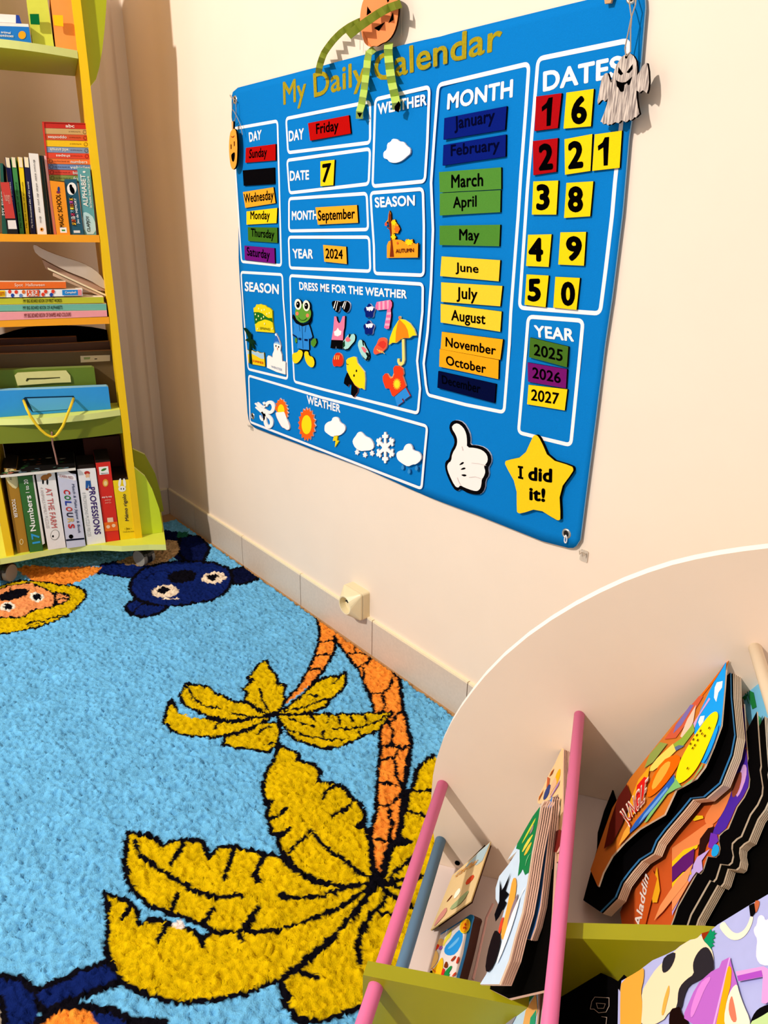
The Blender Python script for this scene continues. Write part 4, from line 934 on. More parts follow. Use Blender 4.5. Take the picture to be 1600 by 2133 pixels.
cut('thumbs_up_hand', glo, '#0b090c', 'white thumbs-up glove cut-out with thick black outline beside the star', prints=it, edge='#d8d4d4')

# weather cut-outs
GW = 'weather shapes along the bottom frame'
def cloud(pts, z, it=1): return smooth_poly(z(*pts), it)
cut('cloud', cloud(((1222,1200),(1225,1178),(1250,1160),(1253,1110),(1280,1100),(1292,1075),(1330,1078),(1345,1097),(1380,1098),(1402,1130),(1432,1150),(1432,1190),(1405,1212),(1380,1235),(1350,1254),(1310,1264),(1270,1256),(1255,1235),(1225,1225)), c5), '#fdf5f2', 'white cloud alone in the top WEATHER frame', edge='#d8d0d0')
wind = []
# wind swirl: one continuous ribbon outline of three curls
def ribbon(pts, w):
    pts = smooth_line(pts, 2); L = []; R_ = []
    n = len(pts)
    for i in range(n):
        d = np.array(pts[min(i+1, n-1)])-np.array(pts[max(i-1, 0)]); d = d/max(np.hypot(*d), 1e-6); q = np.array([-d[1], d[0]])
        ww = w*(0.35+0.65*min(1, i/(n*.25), 1)) / 2
        L.append(np.array(pts[i])+q*ww); R_.append(np.array(pts[i])-q*ww)
    return L, R_
mb = MB()
for pts, w in (([(531,840),(540,848),(549,854),(559,860),(566,858),(570,850),(568,841),(562,837),(556,840),(553,846)], 6.5),
               ([(532,848),(541,855),(550,862),(559,867),(565,874),(566,884),(560,891),(554,886),(552,877),(551,868),(549,862)], 6.5),
               ([(541,865),(543,872),(547,876),(550,873),(550,866),(545,858)], 4.0), ([(536,838),(545,847),(550,849),(552,843),(548,838)], 3.5)):
    L, R_ = ribbon(pts, w); n = len(L)
    fr_ = [BP.at(*p, TO) for p in L]+[BP.at(*p, TO) for p in R_]; bk = [q+np.array([0, TT, 0]) for q in fr_]
    f_ = []
    for i in range(n-1):
        f_ += [[i, i+1, n+i+1, n+i], [2*n+i, 3*n+i, 3*n+i+1, 2*n+i+1], [i, 2*n+i, 2*n+i+1, i+1], [n+i, n+i+1, 3*n+i+1, 3*n+i]]
    mb.add(fr_+bk, f_)
mb.build('wind_swirl', foam('#fdf3ee'), None, label='white curling wind symbol at the left end of weather shapes', cat='felt shape', group=GW)
def spikes(cx, cy, rx, ry, n, k=.82, rot=0.0):
    o = []
    for i in range(2*n):
        t = math.pi*i/n+rot; s = 1.0 if i % 2 == 0 else k; o.append((cx+rx*s*math.cos(t), cy+ry*s*math.sin(t)))
    return o
pc = c8((342,560),(338,535),(350,530),(343,508),(356,506),(356,486),(368,490),(376,470),(386,484),(400,480),(404,498),(418,500),(416,518),(432,526),(424,540),(437,556),(426,566),(440,584),(428,592),(434,612),(424,622))+smooth_poly(c8((424,622),(440,655),(450,688),(445,710),(425,712),(412,700),(390,692),(365,650),(345,605),(340,575)), 1)[2:-1]
cut('sun_behind_cloud', pc, '#f2691c', 'orange half sun behind a white cloud, second weather shape', 'felt shape', GW, [(smooth_poly(c8((358,580),(358,545),(370,522),(385,515),(402,528),(410,560),(408,580)), 1), '#f9d81a'), (smooth_poly(c8((343,575),(375,578),(408,572),(418,600),(438,655),(449,688),(444,709),(426,711),(412,699),(390,690),(366,648),(346,605)), 1), '#fdf3ee')], edge='#f6e2d6')
cut('sun', spikes(*c8((579,668))[0], 18.5, 35.5, 18, .82, .1), '#f0611a', 'orange sun with a yellow centre among the weather shapes', 'felt shape', GW, [(ell(*c8((577,671))[0], 10.5, 20), '#f9d81a')], edge='#f6e2d6')
o = cut('storm_cloud', cloud(((712,700),(715,672),(738,650),(768,642),(772,620),(795,610),(820,622),(830,655),(862,672),(873,700),(860,728),(830,752),(800,756),(770,764),(735,740),(714,722)), c8), '#fdf5f2', 'white thunder cloud with a yellow lightning bolt', 'felt shape', GW, edge='#d8d0d0')
slab('lightning_bolt', c8((784,757),(775,795),(796,792),(791,842),(820,797),(806,791),(812,752)), BP, TO, TT, foam('#f7d21c'), o)
o = cut('snow_cloud', cloud(((924,805),(930,780),(950,755),(965,730),(985,723),(1003,738),(1022,760),(1060,775),(1085,815),(1086,848),(1060,866),(1020,868),(985,872),(945,848)), c8), '#fdf5f2', 'white cloud with little snowflakes under it', 'felt shape', GW, edge='#d8d0d0')
for p in ((958,880),(1018,900),(1071,888)): slab('small_snowflake', spikes(*c8(p)[0], 5.0, 6.5, 6, .62, .3), BP, TO-.0004, TT-.0006, foam('#f6efee'), o)
def flake(cx, cy, sx, sy):
    o = []
    for k in range(6):
        t = 2*math.pi*k/6+math.pi/6
        for r_, dt in ((.30, -.42), (.62, -.17), (.68, -.42), (.86, -.36), (.84, -.15), (1.0, -.09), (1.0, .09), (.84, .15), (.86, .36), (.68, .42), (.62, .17), (.30, .42)):
            o.append((cx+sx*r_*math.cos(t+dt), cy+sy*r_*math.sin(t+dt)))
    return o
cut('snowflake', flake(*c8((1171,845))[0], 20.5, 32.5), '#fdf5f2', 'large white snowflake cut-out between two clouds', 'felt shape', GW, edge='#d8d0d0')
o = cut('rain_cloud', cloud(((1256,905),(1262,880),(1285,868),(1308,866),(1318,835),(1338,816),(1362,816),(1378,840),(1382,866),(1425,876),(1446,905),(1442,940),(1405,972),(1380,972),(1345,990),(1305,968),(1268,940)), c8), '#fdf5f2', 'white cloud with blue raindrops at the right end', 'felt shape', GW, edge='#d8d0d0')
for p in ((1304,994),(1352,1024),(1408,1000)):
    x, y = c8(p)[0]; slab('raindrop', smooth_poly([(x, y-7), (x+3.4, y+1), (x+1.6, y+5), (x-1.6, y+5), (x-3.4, y+1)], 1), BP, TO-.0004, TT-.0006, foam('#3a8ac8'), o)

# season cards
GS = 'season cards'
o = cut('season_card', c7((1250,585),(1250,490),(1262,458),(1280,450),(1282,420),(1276,372),(1252,352),(1276,362),(1272,330),(1258,300),(1232,320),(1258,290),(1262,250),(1270,218),(1280,240),(1284,300),(1310,285),(1320,310),(1338,330),(1352,362),(1335,395),(1310,392),(1300,400),(1322,425),(1312,442),(1360,446),(1388,462),(1400,438),(1425,448),(1450,440),(1452,468),(1478,478),(1492,468),(1490,582)), '#f39a24', 'AUTUMN card with brown tree and yellow leaves, right SEASON frame', 'felt shape', None,
    [(c7((1272,578),(1280,480),(1276,400),(1262,300),(1264,250),(1270,222),(1280,250),(1285,330),(1290,430),(1306,578)), '#7a2c14'), (c7((1276,372),(1252,350),(1254,345),(1280,360)), '#7a2c14'), (spikes(*c7((1304,312))[0], 6, 7.5, 6, .6), '#f9cf1c'), (spikes(*c7((1328,362))[0], 6.5, 8.5, 6, .65), '#ee6a24'), (spikes(*c7((1300,422))[0], 6, 7.5, 6, .6), '#f9cf1c'), (spikes(*c7((1243,325))[0], 3.5, 5, 5, .6), '#d8502c'), (spikes(*c7((1422,464))[0], 9, 7.5, 7, .7), '#f9cf1c'), (spikes(*c7((1332,470))[0], 2.4, 3.4, 5, .6), '#d8602c')], edge='#3a2410')
texts('lettering', [('AUTUMN', c7((1318,516),(1458,508),(1458,540),(1318,548)), ink('#5a1c14'), .02)], BP, TO+.0014, o)
o = cut('season_card', smooth_poly(cs((350,270),(400,245),(430,175),(480,180),(540,165),(590,190),(650,195),(700,245),(770,270),(838,340),(845,520),(850,650),(892,920),(412,880),(390,690),(380,560)), 0), '#e8d21c', 'SPRING card with yellow and green hills, left SEASON frame', 'felt shape', GS,
    [(cs((355,380),(480,378),(580,410),(660,480),(740,530),(840,530),(850,650),(790,610),(700,580),(640,570),(560,600),(470,630),(430,670),(388,690),(372,560)), '#1f6a24')]+[(ell(*cs(p)[0], 1.2, 2.2, 8), '#f4ef9c') for p in ((485,285),(565,330),(635,315),(700,425),(765,400),(400,435),(480,480),(425,570),(555,545),(615,500),(640,680),(455,815),(840,810))], edge='#c8b81c')
texts('lettering', [('SPRING', cs((515,765),(780,795),(778,855),(515,828)), ink('#6a6a1c'), .012)], BP, TO+.002, o)
o = cut('season_card', cs((185,1360),(215,1370),(240,1395),(320,1375),(360,1400),(410,1420),(460,1400),(520,1440),(575,1445),(625,1435),(655,1800),(320,1740),(225,1705)), '#f6c81c', 'SUMMER card with a dark palm tree and beach, left SEASON frame', 'felt shape', GS,
    [(cs((185,1365),(215,1380),(240,1405),(320,1385),(360,1410),(410,1430),(460,1412),(520,1450),(575,1455),(622,1445),(632,1600),(560,1600),(480,1555),(380,1500),(290,1460),(196,1480)), '#a8c8dc')], edge='#6a5a1c')
texts('lettering', [('SUMMER', cs((330,1615),(618,1680),(615,1745),(325,1675)), ink('#e0641c'), .02)], BP, TO+.0008, o)
slab('palm_tree', cs((240,1715),(235,1400),(240,1150),(200,1140),(140,1125),(150,1090),(215,1060),(170,950),(85,790),(140,790),(200,860),(240,960),(265,905),(290,960),(290,1080),(350,1105),(405,1235),(350,1190),(310,1160),(370,1280),(380,1360),(330,1310),(275,1190),(285,1500),(310,1735)), BP, TO+.0024, .0022, foam('#10301c'), o)
o = cut('season_card', smooth_poly(cs((705,1830),(708,1560),(735,1510),(790,1525),(830,1560),(850,1560),(850,1480),(890,1370),(880,1240),(885,1190),(900,1100),(925,1000),(910,950),(940,925),(965,985),(1010,1070),(1045,1180),(1068,1270),(1055,1390),(1095,1500),(1100,1640),(1110,1670),(1150,1660),(1190,1700),(1185,2010),(960,1945)), 0), '#f9eee8', 'WINTER card with a snowman in a blue hat, left SEASON frame', 'felt shape', GS,
    [(cs((880,1195),(890,1110),(925,1000),(955,990),(1000,1070),(1035,1180),(1045,1230),(980,1175),(920,1180)), '#2a6ac0'), (cs((875,1200),(920,1155),(985,1150),(1045,1210),(1045,1245),(980,1200),(920,1195)), '#7ab0e0'), (ell(*cs((938,1262))[0], 1.2, 2.2, 8), '#0a0808'), (ell(*cs((1008,1288))[0], 1.2, 2.2, 8), '#0a0808'), (cs((965,1305),(990,1320),(975,1390)), '#e07030')], edge='#b8b0b0')
texts('lettering', [('WINTER', cs((808,1765),(1100,1855),(1098,1920),(815,1825)), ink('#a8b8cc'), .006)], BP, TO+.001, o)

# frog and its clothes
frog = empty('frog_figure', BP.at(634, 765), 'green frog cut-out in a blue raincoat and yellow boots', 'felt shape')
def piece(name, pl, h, off=TO, th=TT, edge=None, parent=frog): return slab(name, pl, BP, off, th, [foam(h), foam(edge or '#141210')], parent)
piece('head', smooth_poly(cw((82,200),(100,160),(160,125),(190,130),(250,180),(268,230),(255,290),(220,330),(160,350),(110,320),(80,270)), 1), '#5f9a34', TO+.0012)
for x, y in ((115, 132), (210, 148)):
    e_ = piece('eye', ell(*cw((x, y))[0], 7.2, 11.5, rot=-.1), '#f4ead8', TO+.0022, TT)
    art('pupil', BP, TO+.0024, [(ell(*cw((x, y+3))[0], 4.0, 7), ink('#080808')), (ell(*cw((x-6, y-6))[0], .9, 1.4, 8), WI)], e_)
for x, y in ((105, 238), (224, 260)): art('cheek', BP, TO+.0015, [(ell(*cw((x, y))[0], 3.2, 4), ink('#f0805c'))], frog)
art('mouth', BP, TO+.0015, [(q, ink('#1c3a14')) for q in stroke(smooth_line(cw((122,285),(140,310),(165,318),(195,312),(215,290)), 1), 1.0)], frog)
rc = cw((60,345),(100,330),(150,365),(180,365),(230,345),(252,400),(280,500),(262,545),(240,520),(243,655),(170,650),(105,635),(112,520),(100,500),(60,480),(70,400))
o = piece('raincoat', rc, '#2f86d4')
art('seams', BP, TO+.0003, [(q, ink('#123a6c')) for q in stroke(cw((162,380),(172,640)), .9)+stroke(cw((125,360),(135,440)), .8)+stroke(cw((205,380),(195,450)), .8)]+[(cw((118,515),(152,520),(152,545),(118,540)), ink('#0c1c4c')), (cw((188,528),(225,532),(225,555),(188,550)), ink('#0c1c4c')), (cw((52,470),(98,498),(98,515),(52,488)), ink('#0c1c4c')), (cw((248,530),(280,510),(284,525),(255,560)), ink('#0c1c4c'))], o)
piece('collar', cw((55,250),(75,300),(130,345),(170,360),(230,345),(262,280),(262,320),(235,365),(165,385),(90,350),(50,290)), '#0a0c18', TO+.0004)
for pts in (((78,520),(102,520),(105,560),(92,580),(80,560)), ((262,560),(280,525),(318,525),(328,570),(310,610),(290,625),(262,595))): piece('hand', cw(*pts), '#4f8a2c')
piece('legs', cw((130,640),(235,655),(235,680),(180,690),(130,670)), '#0a0a0c', TO-.001, TT-.001)
for pts in (((45,720),(60,690),(105,685),(125,650),(172,670),(162,740),(120,800),(80,815),(55,790)), ((182,675),(232,670),(240,725),(285,735),(305,790),(300,840),(270,862),(225,830),(195,770))): piece('boot', smooth_poly(cw(*pts), 1), '#f6d21c', TO+.0006)
GCl = 'clothes cut-outs in the dressing frame'
st_ = lambda *p: (lambda c: [(q, c) for q in stroke(p, 1.2)])
def cutc(name, outline, h, label, prints=None, edge='#141210', it=0, z=cw):
    pl = z(*outline)
    if it: pl = smooth_poly(pl, it)
    return cut(name, pl, h, label, 'felt shape', GCl, [(z(*p) if not callable(p) else p(), c) for p, c in (prints or [])], edge)
cutc('sunglasses', ((500,110),(520,90),(570,92),(600,105),(630,92),(680,92),(712,120),(715,160),(698,210),(668,230),(635,205),(608,150),(598,150),(592,195),(570,230),(535,205),(510,160)), '#08080a', 'black sunglasses cut-out above the pink vest', [(((520,175),(545,95),(553,95),(530,180)), '#f4f0ec'), (((545,200),(568,98),(574,98),(552,205)), '#f4f0ec'), (((620,165),(648,98),(656,98),(632,172)), '#f4f0ec'), (((640,185),(665,98),(671,98),(647,190)), '#f4f0ec')], '#e8e0e0', 1)
o = cutc('vest', ((532,270),(555,272),(565,320),(585,350),(605,335),(628,270),(655,265),(648,400),(638,440),(632,545),(500,540),(520,420)), '#e07a9c', 'pink vest and black shorts cut-out with a white badge', [(((528,445),(555,430),(572,400),(590,430),(615,440),(608,480),(572,500),(535,490)), '#f8f0ee')], '#201018')
slab('shorts', cw((498,540),(632,546),(628,648),(560,640),(552,610),(545,640),(487,635)), BP, TO, TT, [foam('#0a090b'), foam('#e8e0e0')], o)
GSh = None
cutc('shoe', ((630,570),(660,520),(700,470),(730,480),(755,468),(775,500),(765,560),(720,610),(690,655),(655,662),(632,640)), '#a6d8d0', 'mint shoe cut-out touching the pink vest', [(((630,575),(652,545),(655,610),(632,636)), '#103a1c'), (((700,470),(725,480),(705,520),(695,500)), '#0c1414'), (((632,630),(655,650),(690,640),(760,560),(766,562),(720,612),(690,656),(655,662),(634,642)), '#0c1414'), (((660,525),(690,500),(722,545),(690,565),(665,555)), '#f0707c')], '#0c1414', 1)
cutc('shoe', ((800,590),(815,545),(835,535),(870,560),(885,610),(918,660),(938,720),(928,770),(900,782),(865,755),(840,710),(815,650)), '#a6d8d0', 'mint shoe cut-out above the yellow coat', [(((850,545),(868,558),(875,610),(860,605)), '#0c1414'), (((885,680),(925,690),(936,722),(926,768),(900,780),(865,752),(842,710),(870,745),(895,765),(910,730)), '#0c1414'), (((840,625),(870,620),(905,655),(890,690),(870,680)), '#f0707c')], '#0c1414', 1)
for (cx_, cy_, lab) in ((935, 210, 'navy flower-shaped mitten cut-out, upper of two beside the scarf'), (928, 405, 'navy flower-shaped mitten cut-out, lower of two')):
    x, y = cw((cx_, cy_))[0]
    pl = []
    for k in range(30):
        t = 2*math.pi*k/30; r_ = 1+.13*math.cos(5*t+1.57); pl.append((x+10.4*r_*math.cos(t), y+14*r_*math.sin(t)))
    cut('mitten', pl, '#0f1f6c', lab, 'felt shape', GCl, [([(x-7, y-9), (x-3, y-8), (x+4, y-10), (x+9, y-8), (x+7, y-2), (x+4, y), (x+2, y-3), (x, y+1), (x-2, y-2), (x-5, y-1)], '#f4f0f4')], '#c8c0cc')
cutc('scarf', ((1005,150),(1020,105),(1175,80),(1195,110),(1195,150),(1180,190),(1185,260),(1162,410),(1135,418),(1105,400),(1125,290),(1140,190),(1030,200),(1008,180)), '#ee6c9c', 'pink striped scarf cut-out at the top right of dressing frame', [(((1040,103),(1062,100),(1062,195),(1040,198)), '#f6a8c0'), (((1085,96),(1110,92),(1110,192),(1085,194)), '#f6a8c0'), (((1135,88),(1160,84),(1155,185),(1140,188)), '#f6a8c0'), (((1138,225),(1184,220),(1183,250),(1134,255)), '#f6a8c0'), (((1128,285),(1180,285),(1176,315),(1123,318)), '#f6a8c0'), (((1116,350),(1170,352),(1166,380),(1110,378)), '#f6a8c0')], '#3a1424')
um = empty('umbrella', BP.at(838, 760), 'yellow and orange umbrella cut-out at the right of dressing frame', 'felt shape', GCl)
def pu(name, pts, h, off=TO, it=0): return slab(name, smooth_poly(cw(*pts), it) if it else cw(*pts), BP, off, TT, [foam(h), foam('#f0e0a0')], um)
o = pu('canopy', ((1158,600),(1170,520),(1210,410),(1265,320),(1285,300),(1340,310),(1400,350),(1450,420),(1472,490),(1430,492),(1395,520),(1350,512),(1300,530),(1245,575),(1200,572)), '#f7d41c')
art('orange_panel', BP, TO+.0003, [(cw((1278,302),(1255,370),(1240,450),(1235,572),(1270,552),(1310,520),(1390,520),(1375,430),(1345,370)), ink('#f5861c'))], o)
pu('knob', ((1270,300),(1270,275),(1283,265),(1295,278),(1292,302)), '#f2743c', TO+.0004, 1)
pu('handle', ((1308,535),(1335,530),(1342,770),(1330,815),(1300,840),(1270,828),(1255,790),(1258,755),(1280,757),(1280,790),(1292,805),(1308,790),(1312,760)), '#f7d878', TO+.0002)
cutc('winter_mitten', ((980,690),(985,640),(1020,590),(1040,530),(1080,510),(1130,525),(1142,570),(1135,630),(1105,660),(1075,690),(1040,695),(1005,712)), '#ee5a3c', 'red mitten cut-out with yellow stripes, right beside the umbrella', [(((1030,600),(1055,560),(1100,550),(1130,580),(1120,620),(1095,645)), '#d8382c')]+[(tuple((x+d, y+d*.35) for x, y in ((1018,648),(1024,644),(1060,680),(1054,684))), '#f4c85c') for d in (0, 26, 52)], '#f09a7c', 1)
cutc('winter_mitten', ((508,790),(520,740),(550,690),(585,685),(620,715),(634,770),(628,820),(600,850),(560,840),(525,850)), '#d8301c', 'red mitten cut-out with yellow stripes, left of the yellow coat', [(tuple((x+d, y) for x, y in ((530,760),(536,718),(544,716),(538,770))), '#f4c85c') for d in (0, 24, 46)], '#f09a7c', 1)
o = cutc('rain_jacket', ((668,775),(690,752),(750,732),(782,740),(800,810),(845,865),(880,910),(887,1000),(880,1115),(850,1095),(825,1098),(770,1060),(720,985),(675,890)), '#f6d81c', 'yellow rain coat cut-out over black trousers', [(((668,778),(672,815),(700,822),(690,828),(668,820)), '#141010')]+[(ell(*cw(p)[0], 1.9, 3.2, 10), '#141010') if False else (((p[0]-9,p[1]),(p[0]-3,p[1]-16),(p[0]+6,p[1]-12),(p[0]+9,p[1]+3),(p[0]+3,p[1]+16),(p[0]-6,p[1]+12)), '#141010') for p in ((786, 896), (758, 950))], '#e8e0d0')
slab('trousers', cw((678,915),(700,930),(760,1055),(805,1098),(800,1140),(755,1200),(722,1165),(730,1055),(700,1050),(688,1078),(640,1040),(650,985)), BP, TO-.0002, TT-.0004, [foam('#0b090b'), foam('#c86a5c')], o)
o = cutc('t_shirt', ((1090,1010),(1088,960),(1115,928),(1140,925),(1165,960),(1195,970),(1215,930),(1210,865),(1230,838),(1285,840),(1320,870),(1330,930),(1318,955),(1355,1068),(1345,1085),(1215,1192),(1195,1180),(1165,1100),(1120,1098)), '#ea3f1c', 'red t-shirt cut-out with a yellow sun over blue shorts', [(((1155,955),(1185,972),(1200,962),(1213,925),(1222,930),(1205,975),(1180,985)), '#f4a060')], '#f4b088')
art('sun_print', BP, TO+.0006, [(spikes(*cw((1252,1048))[0], 9, 13, 14, .75), ink('#f4a82c')), (ell(*cw((1252,1048))[0], 5.4, 8), ink('#f9dc2c'))], o)
slab('shorts', cw((1350,1090),(1402,1185),(1330,1235),(1322,1210),(1308,1225),(1325,1250),(1255,1300),(1225,1195)), BP, TO-.0002, TT-.0004, [foam('#2f8ad8'), foam('#d8383c')], o)

# ---------------- decorations hung over the board
# paper pumpkin with folded paper limbs
pz = Zm(640, 0, 7.273)
PK = 0.018
pump = empty('paper_pumpkin', BP.at(800, 90, PK), 'orange paper pumpkin with folded green paper limbs above the board', 'decoration')
out = smooth_poly(pz((860,-20),(830,60),(805,190),(798,330),(822,500),(860,640),(905,688),(955,712),(1010,694),(1060,704),(1130,655),(1205,630),(1290,540),(1345,410),(1372,270),(1386,130),(1375,0),(1340,-90),(1240,-150),(1120,-165),(1000,-145),(910,-95)), 1)
o = slab('pumpkin_head', out, BP, PK, 0.004, [mat('#f58a50', 0.85, 0.05, 20), foam('#2a160c')], pump)
art('face', BP, PK+.0003, [(pz((910,95),(972,185),(900,235)), blk), (pz((1300,180),(1308,300),(1230,352)), blk), (pz((1012,425),(1182,332),(1085,470)), blk), (pz((1205,0),(1235,-30),(1240,10),(1215,40)), blk)]+[(q, ink('#d86a2c')) for q in stroke(smooth_line(pz((850,480),(900,600),(960,700)), 1), .7)], o)
def strip(name, cl, w, amp, base, mm, mm2, taper=1.0):
    """concertina-folded paper strip along a pixel line; folds step towards and away from the wall"""
    pts = cl; n = len(pts); fr_ = []; nor = []
    for i in range(n):
        d = np.array(pts[min(i+1, n-1)], float)-np.array(pts[max(i-1, 0)], float); d /= np.hypot(*d); q = np.array([-d[1], d[0]])*w/2*(taper+(1-taper)*(1-i/(n-1)))
        off = base[0]+(base[1]-base[0])*i/(n-1)+amp*(1 if i % 2 else -1)
        fr_ += [BP.at(*(np.array(pts[i])+q), off), BP.at(*(np.array(pts[i])-q), off)]
    th = np.array([0, 0.0006, 0]); V_ = fr_+[p+th for p in fr_]; N_ = len(fr_); F_ = []; M_ = []
    for i in range(n-1):
        a = 2*i; F_ += [[a, a+1, a+3, a+2], [N_+a, N_+a+2, N_+a+3, N_+a+1], [a, a+2, N_+a+2, N_+a], [a+1, N_+a+1, N_+a+3, a+3]]
    return mk(name, V_, F_, mm, None, pump)
pg = mat('#8fae34', 0.8, 0.05, 60); pg2 = mat('#75801a', 0.8, 0.06, 60)
def seg(pl, n):
    return [lerp_poly(pl, i/n) for i in range(n+1)]
strip('paper_arm', seg(pz((1420,55),(1250,110),(1100,190),(950,290),(800,395),(618,540)), 10), 17.5, 0.006, (PK+.010, PK+.026), pg2, None)
strip('paper_arm', seg(pz((860,300),(760,335),(620,410),(500,500),(410,590),(330,690),(260,790),(215,900),(185,1000),(170,1112)), 14), 13.5, 0.006, (PK-.006, PK+.006), pg2, None)
for pl in (pz((1015,735),(935,800),(915,850),(905,1000),(890,1120),(872,1250),(860,1370),(840,1480),(820,1600),(788,1700),(790,1800)), pz((1235,640),(1225,740),(1230,860),(1245,1000),(1258,1100),(1275,1230),(1300,1340),(1325,1450),(1345,1560),(1350,1660))):
    k = strip('paper_leg', seg(pl, 10), 14.5 if pl[0][0] < 780 else 17.5, 0.0075, (PK-.004, PK-.006), mat('#b4cc5c', 0.8, 0.05, 60), None)
    e_ = pl[-1]
    art('black_foot', BP, PK+.002, [([(e_[0]-5, e_[1]-13), (e_[0]+6, e_[1]-12), (e_[0]+1, e_[1]-2)] if pl[0][0] < 780 else [(e_[0]-4, e_[1]-6), (e_[0]+5, e_[1]-18), (e_[0]+9, e_[1]-10), (e_[0]+5, e_[1]+6), (e_[0]-3, e_[1]+2)], blk)], k)
mk('thread', *tube([BP.at(837, 10, .002), BP.at(836, 75, .0)], .0005, 5), mat('#b8a894'), None, pump)
mk('thread', *tube([BP.at(750, 60, .002), BP.at(750, 104, .0)], .0005, 5), mat('#b8a894'), None, pump)
# wooden ghost
gz = Zm(1220, 0, 7.617); GO = 0.017
ghost = empty('wooden_ghost', BP.at(1295, 255, GO), 'grey washed wooden ghost on a string at the right edge of the board', 'decoration')
gm = bpy.data.materials.new('grey_washed_wood'); gm.use_nodes = True; nt = gm.node_tree; b = nt.nodes['Principled BSDF']
tc = nt.nodes.new('ShaderNodeTexCoord'); mp = nt.nodes.new('ShaderNodeMapping'); mp.inputs['Scale'].default_value = (420, 420, 38); n_ = nt.nodes.new('ShaderNodeTexNoise'); n_.inputs['Scale'].default_value = 1.0; n_.inputs['Detail'].default_value = 5
rp = nt.nodes.new('ShaderNodeValToRGB'); rp.color_ramp.elements[0].position = .38; rp.color_ramp.elements[1].position = .62
rp.color_ramp.elements[0].color = lin('#7d706c')+[1]; rp.color_ramp.elements[1].color = lin('#d8c8bc')+[1]
nt.links.new(tc.outputs['Object'], mp.inputs[0]); nt.links.new(mp.outputs[0], n_.inputs['Vector']); nt.links.new(n_.outputs['Fac'], rp.inputs[0]); nt.links.new(rp.outputs[0], b.inputs['Base Color']); b.inputs['Roughness'].default_value = .8
gp = gz((620,872),(655,848),(710,850),(760,885),(800,955),(815,1060),(815,1200),(860,1130),(900,1050),(945,1003),(975,1000),(998,1130),(1005,1300),(992,1420),(970,1482),(945,1455),(908,1432),(880,1450),(855,1475),(830,1445),(805,1440),(810,1560),(830,1700),(855,1808),(825,1835),(800,1862),(770,1862),(755,1885),(718,1912),(690,1895),(660,1928),(630,1940),(600,1915),(560,1910),(545,1935),(520,1955),(470,1938),(440,1955),(410,1978),(385,1968),(355,1992),(330,1960),(280,1972),(262,1940),(236,1930),(290,1800),(340,1650),(355,1555),(330,1590),(300,1612),(280,1585),(250,1590),(225,1620),(195,1658),(190,1600),(225,1400),(255,1250),(300,1172),(330,1158),(352,1162),(400,1300),(432,1205),(455,1120),(490,1030),(540,955),(575,900))
o = slab('ghost_body', gp, BP, GO, .0045, [gm, foam('#120c0a')], ghost)
art('burnt_face', BP, GO+.0003, [(gz((522,1062),(595,1165),(570,1190),(545,1188),(512,1150)), blk), (gz((745,1018),(745,1090),(705,1140),(680,1160),(648,1148)), blk), (gz((480,1270),(530,1298),(580,1310),(640,1300),(690,1260),(738,1212),(705,1320),(690,1345),(668,1350),(655,1315),(615,1345),(605,1440),(575,1458),(548,1450),(520,1395),(495,1370)), blk), (ell(*gz((645,895))[0], 2.4, 4.5, rot=.3), blk), (gz((352,1165),(372,1160),(412,1290),(400,1308)), blk)], ghost)
sm_ = mat('#a89684', 0.9)
mk('string', *tube([BP.at(*gz((640,890))[0], GO+.001), BP.at(*gz((625,760))[0], GO), BP.at(*gz((690,450))[0], GO), BP.at(*gz((722,290))[0], GO), BP.at(*gz((790,80))[0], .014), BP.at(*gz((805,-60))[0], .004)], .0009, 6), sm_, None, ghost)
mk('string', *tube([BP.at(*gz((648,890))[0], GO+.001), BP.at(*gz((712,820))[0], GO), BP.at(*gz((715,450))[0], GO), BP.at(*gz((730,290))[0], GO+.001), BP.at(*gz((700,80))[0], .014), BP.at(*gz((690,-60))[0], .004)], .0009, 6), sm_, None, ghost)
slab('wooden_ornament', [(1252,-60),(1290,-60),(1272,6),(1260,8)], BP, .008, .004, mat('#c89a6c', .7), label='tip of a tan wooden ornament at the top edge of the board near the ghost', cat='decoration')
# small wooden pumpkin at the left edge
sp = empty('wooden_pumpkin', BP.at(486, 350, .012), 'small orange wooden pumpkin with a grinning face at the left edge of the board', 'decoration')
o = slab('pumpkin_body', smooth_poly(c3((128,1190),(165,1160),(205,1155),(240,1230),(262,1500),(256,1800),(240,1950),(205,2035),(150,2065),(105,1960),(78,1720),(74,1480),(95,1260)), 1), BP, .018, .005, [mat('#e8a034', 0.7, 0.1, 80), foam('#0c0806')], sp)
slab('stem', c3((132,1000),(160,985),(170,1010),(168,1160),(140,1165)), BP, .018, .005, [mat('#d8a468', 0.8), foam('#0c0806')], sp)
art('burnt_face', BP, .0184, [(c3((110,1500),(130,1500),(132,1600),(112,1610)), ink('#5a2408')), (c3((180,1440),(200,1430),(202,1530),(184,1545)), ink('#5a2408')), (smooth_poly(c3((122,1730),(160,1690),(205,1670),(200,1800),(178,1890),(150,1880),(130,1820)), 1), blk), (c3((110,1310),(150,1330),(200,1300),(170,1350),(135,1350)), ink('#a8501c'))], o)
for pl in (((150,1000),(130,860),(160,560),(205,500)), ((165,1000),(215,960),(235,800),(225,560),(215,500)), ((160,730),(220,830),(300,990),(345,1120),(375,1290)), ((95,400),(140,440),(200,500)), ((95,420),(130,470),(190,510))):
    mk('string', *tube(smooth_line([tuple(BP.at(*p, .010)) for p in c3(*pl)], 1), .0008, 6), sm_, None, sp)
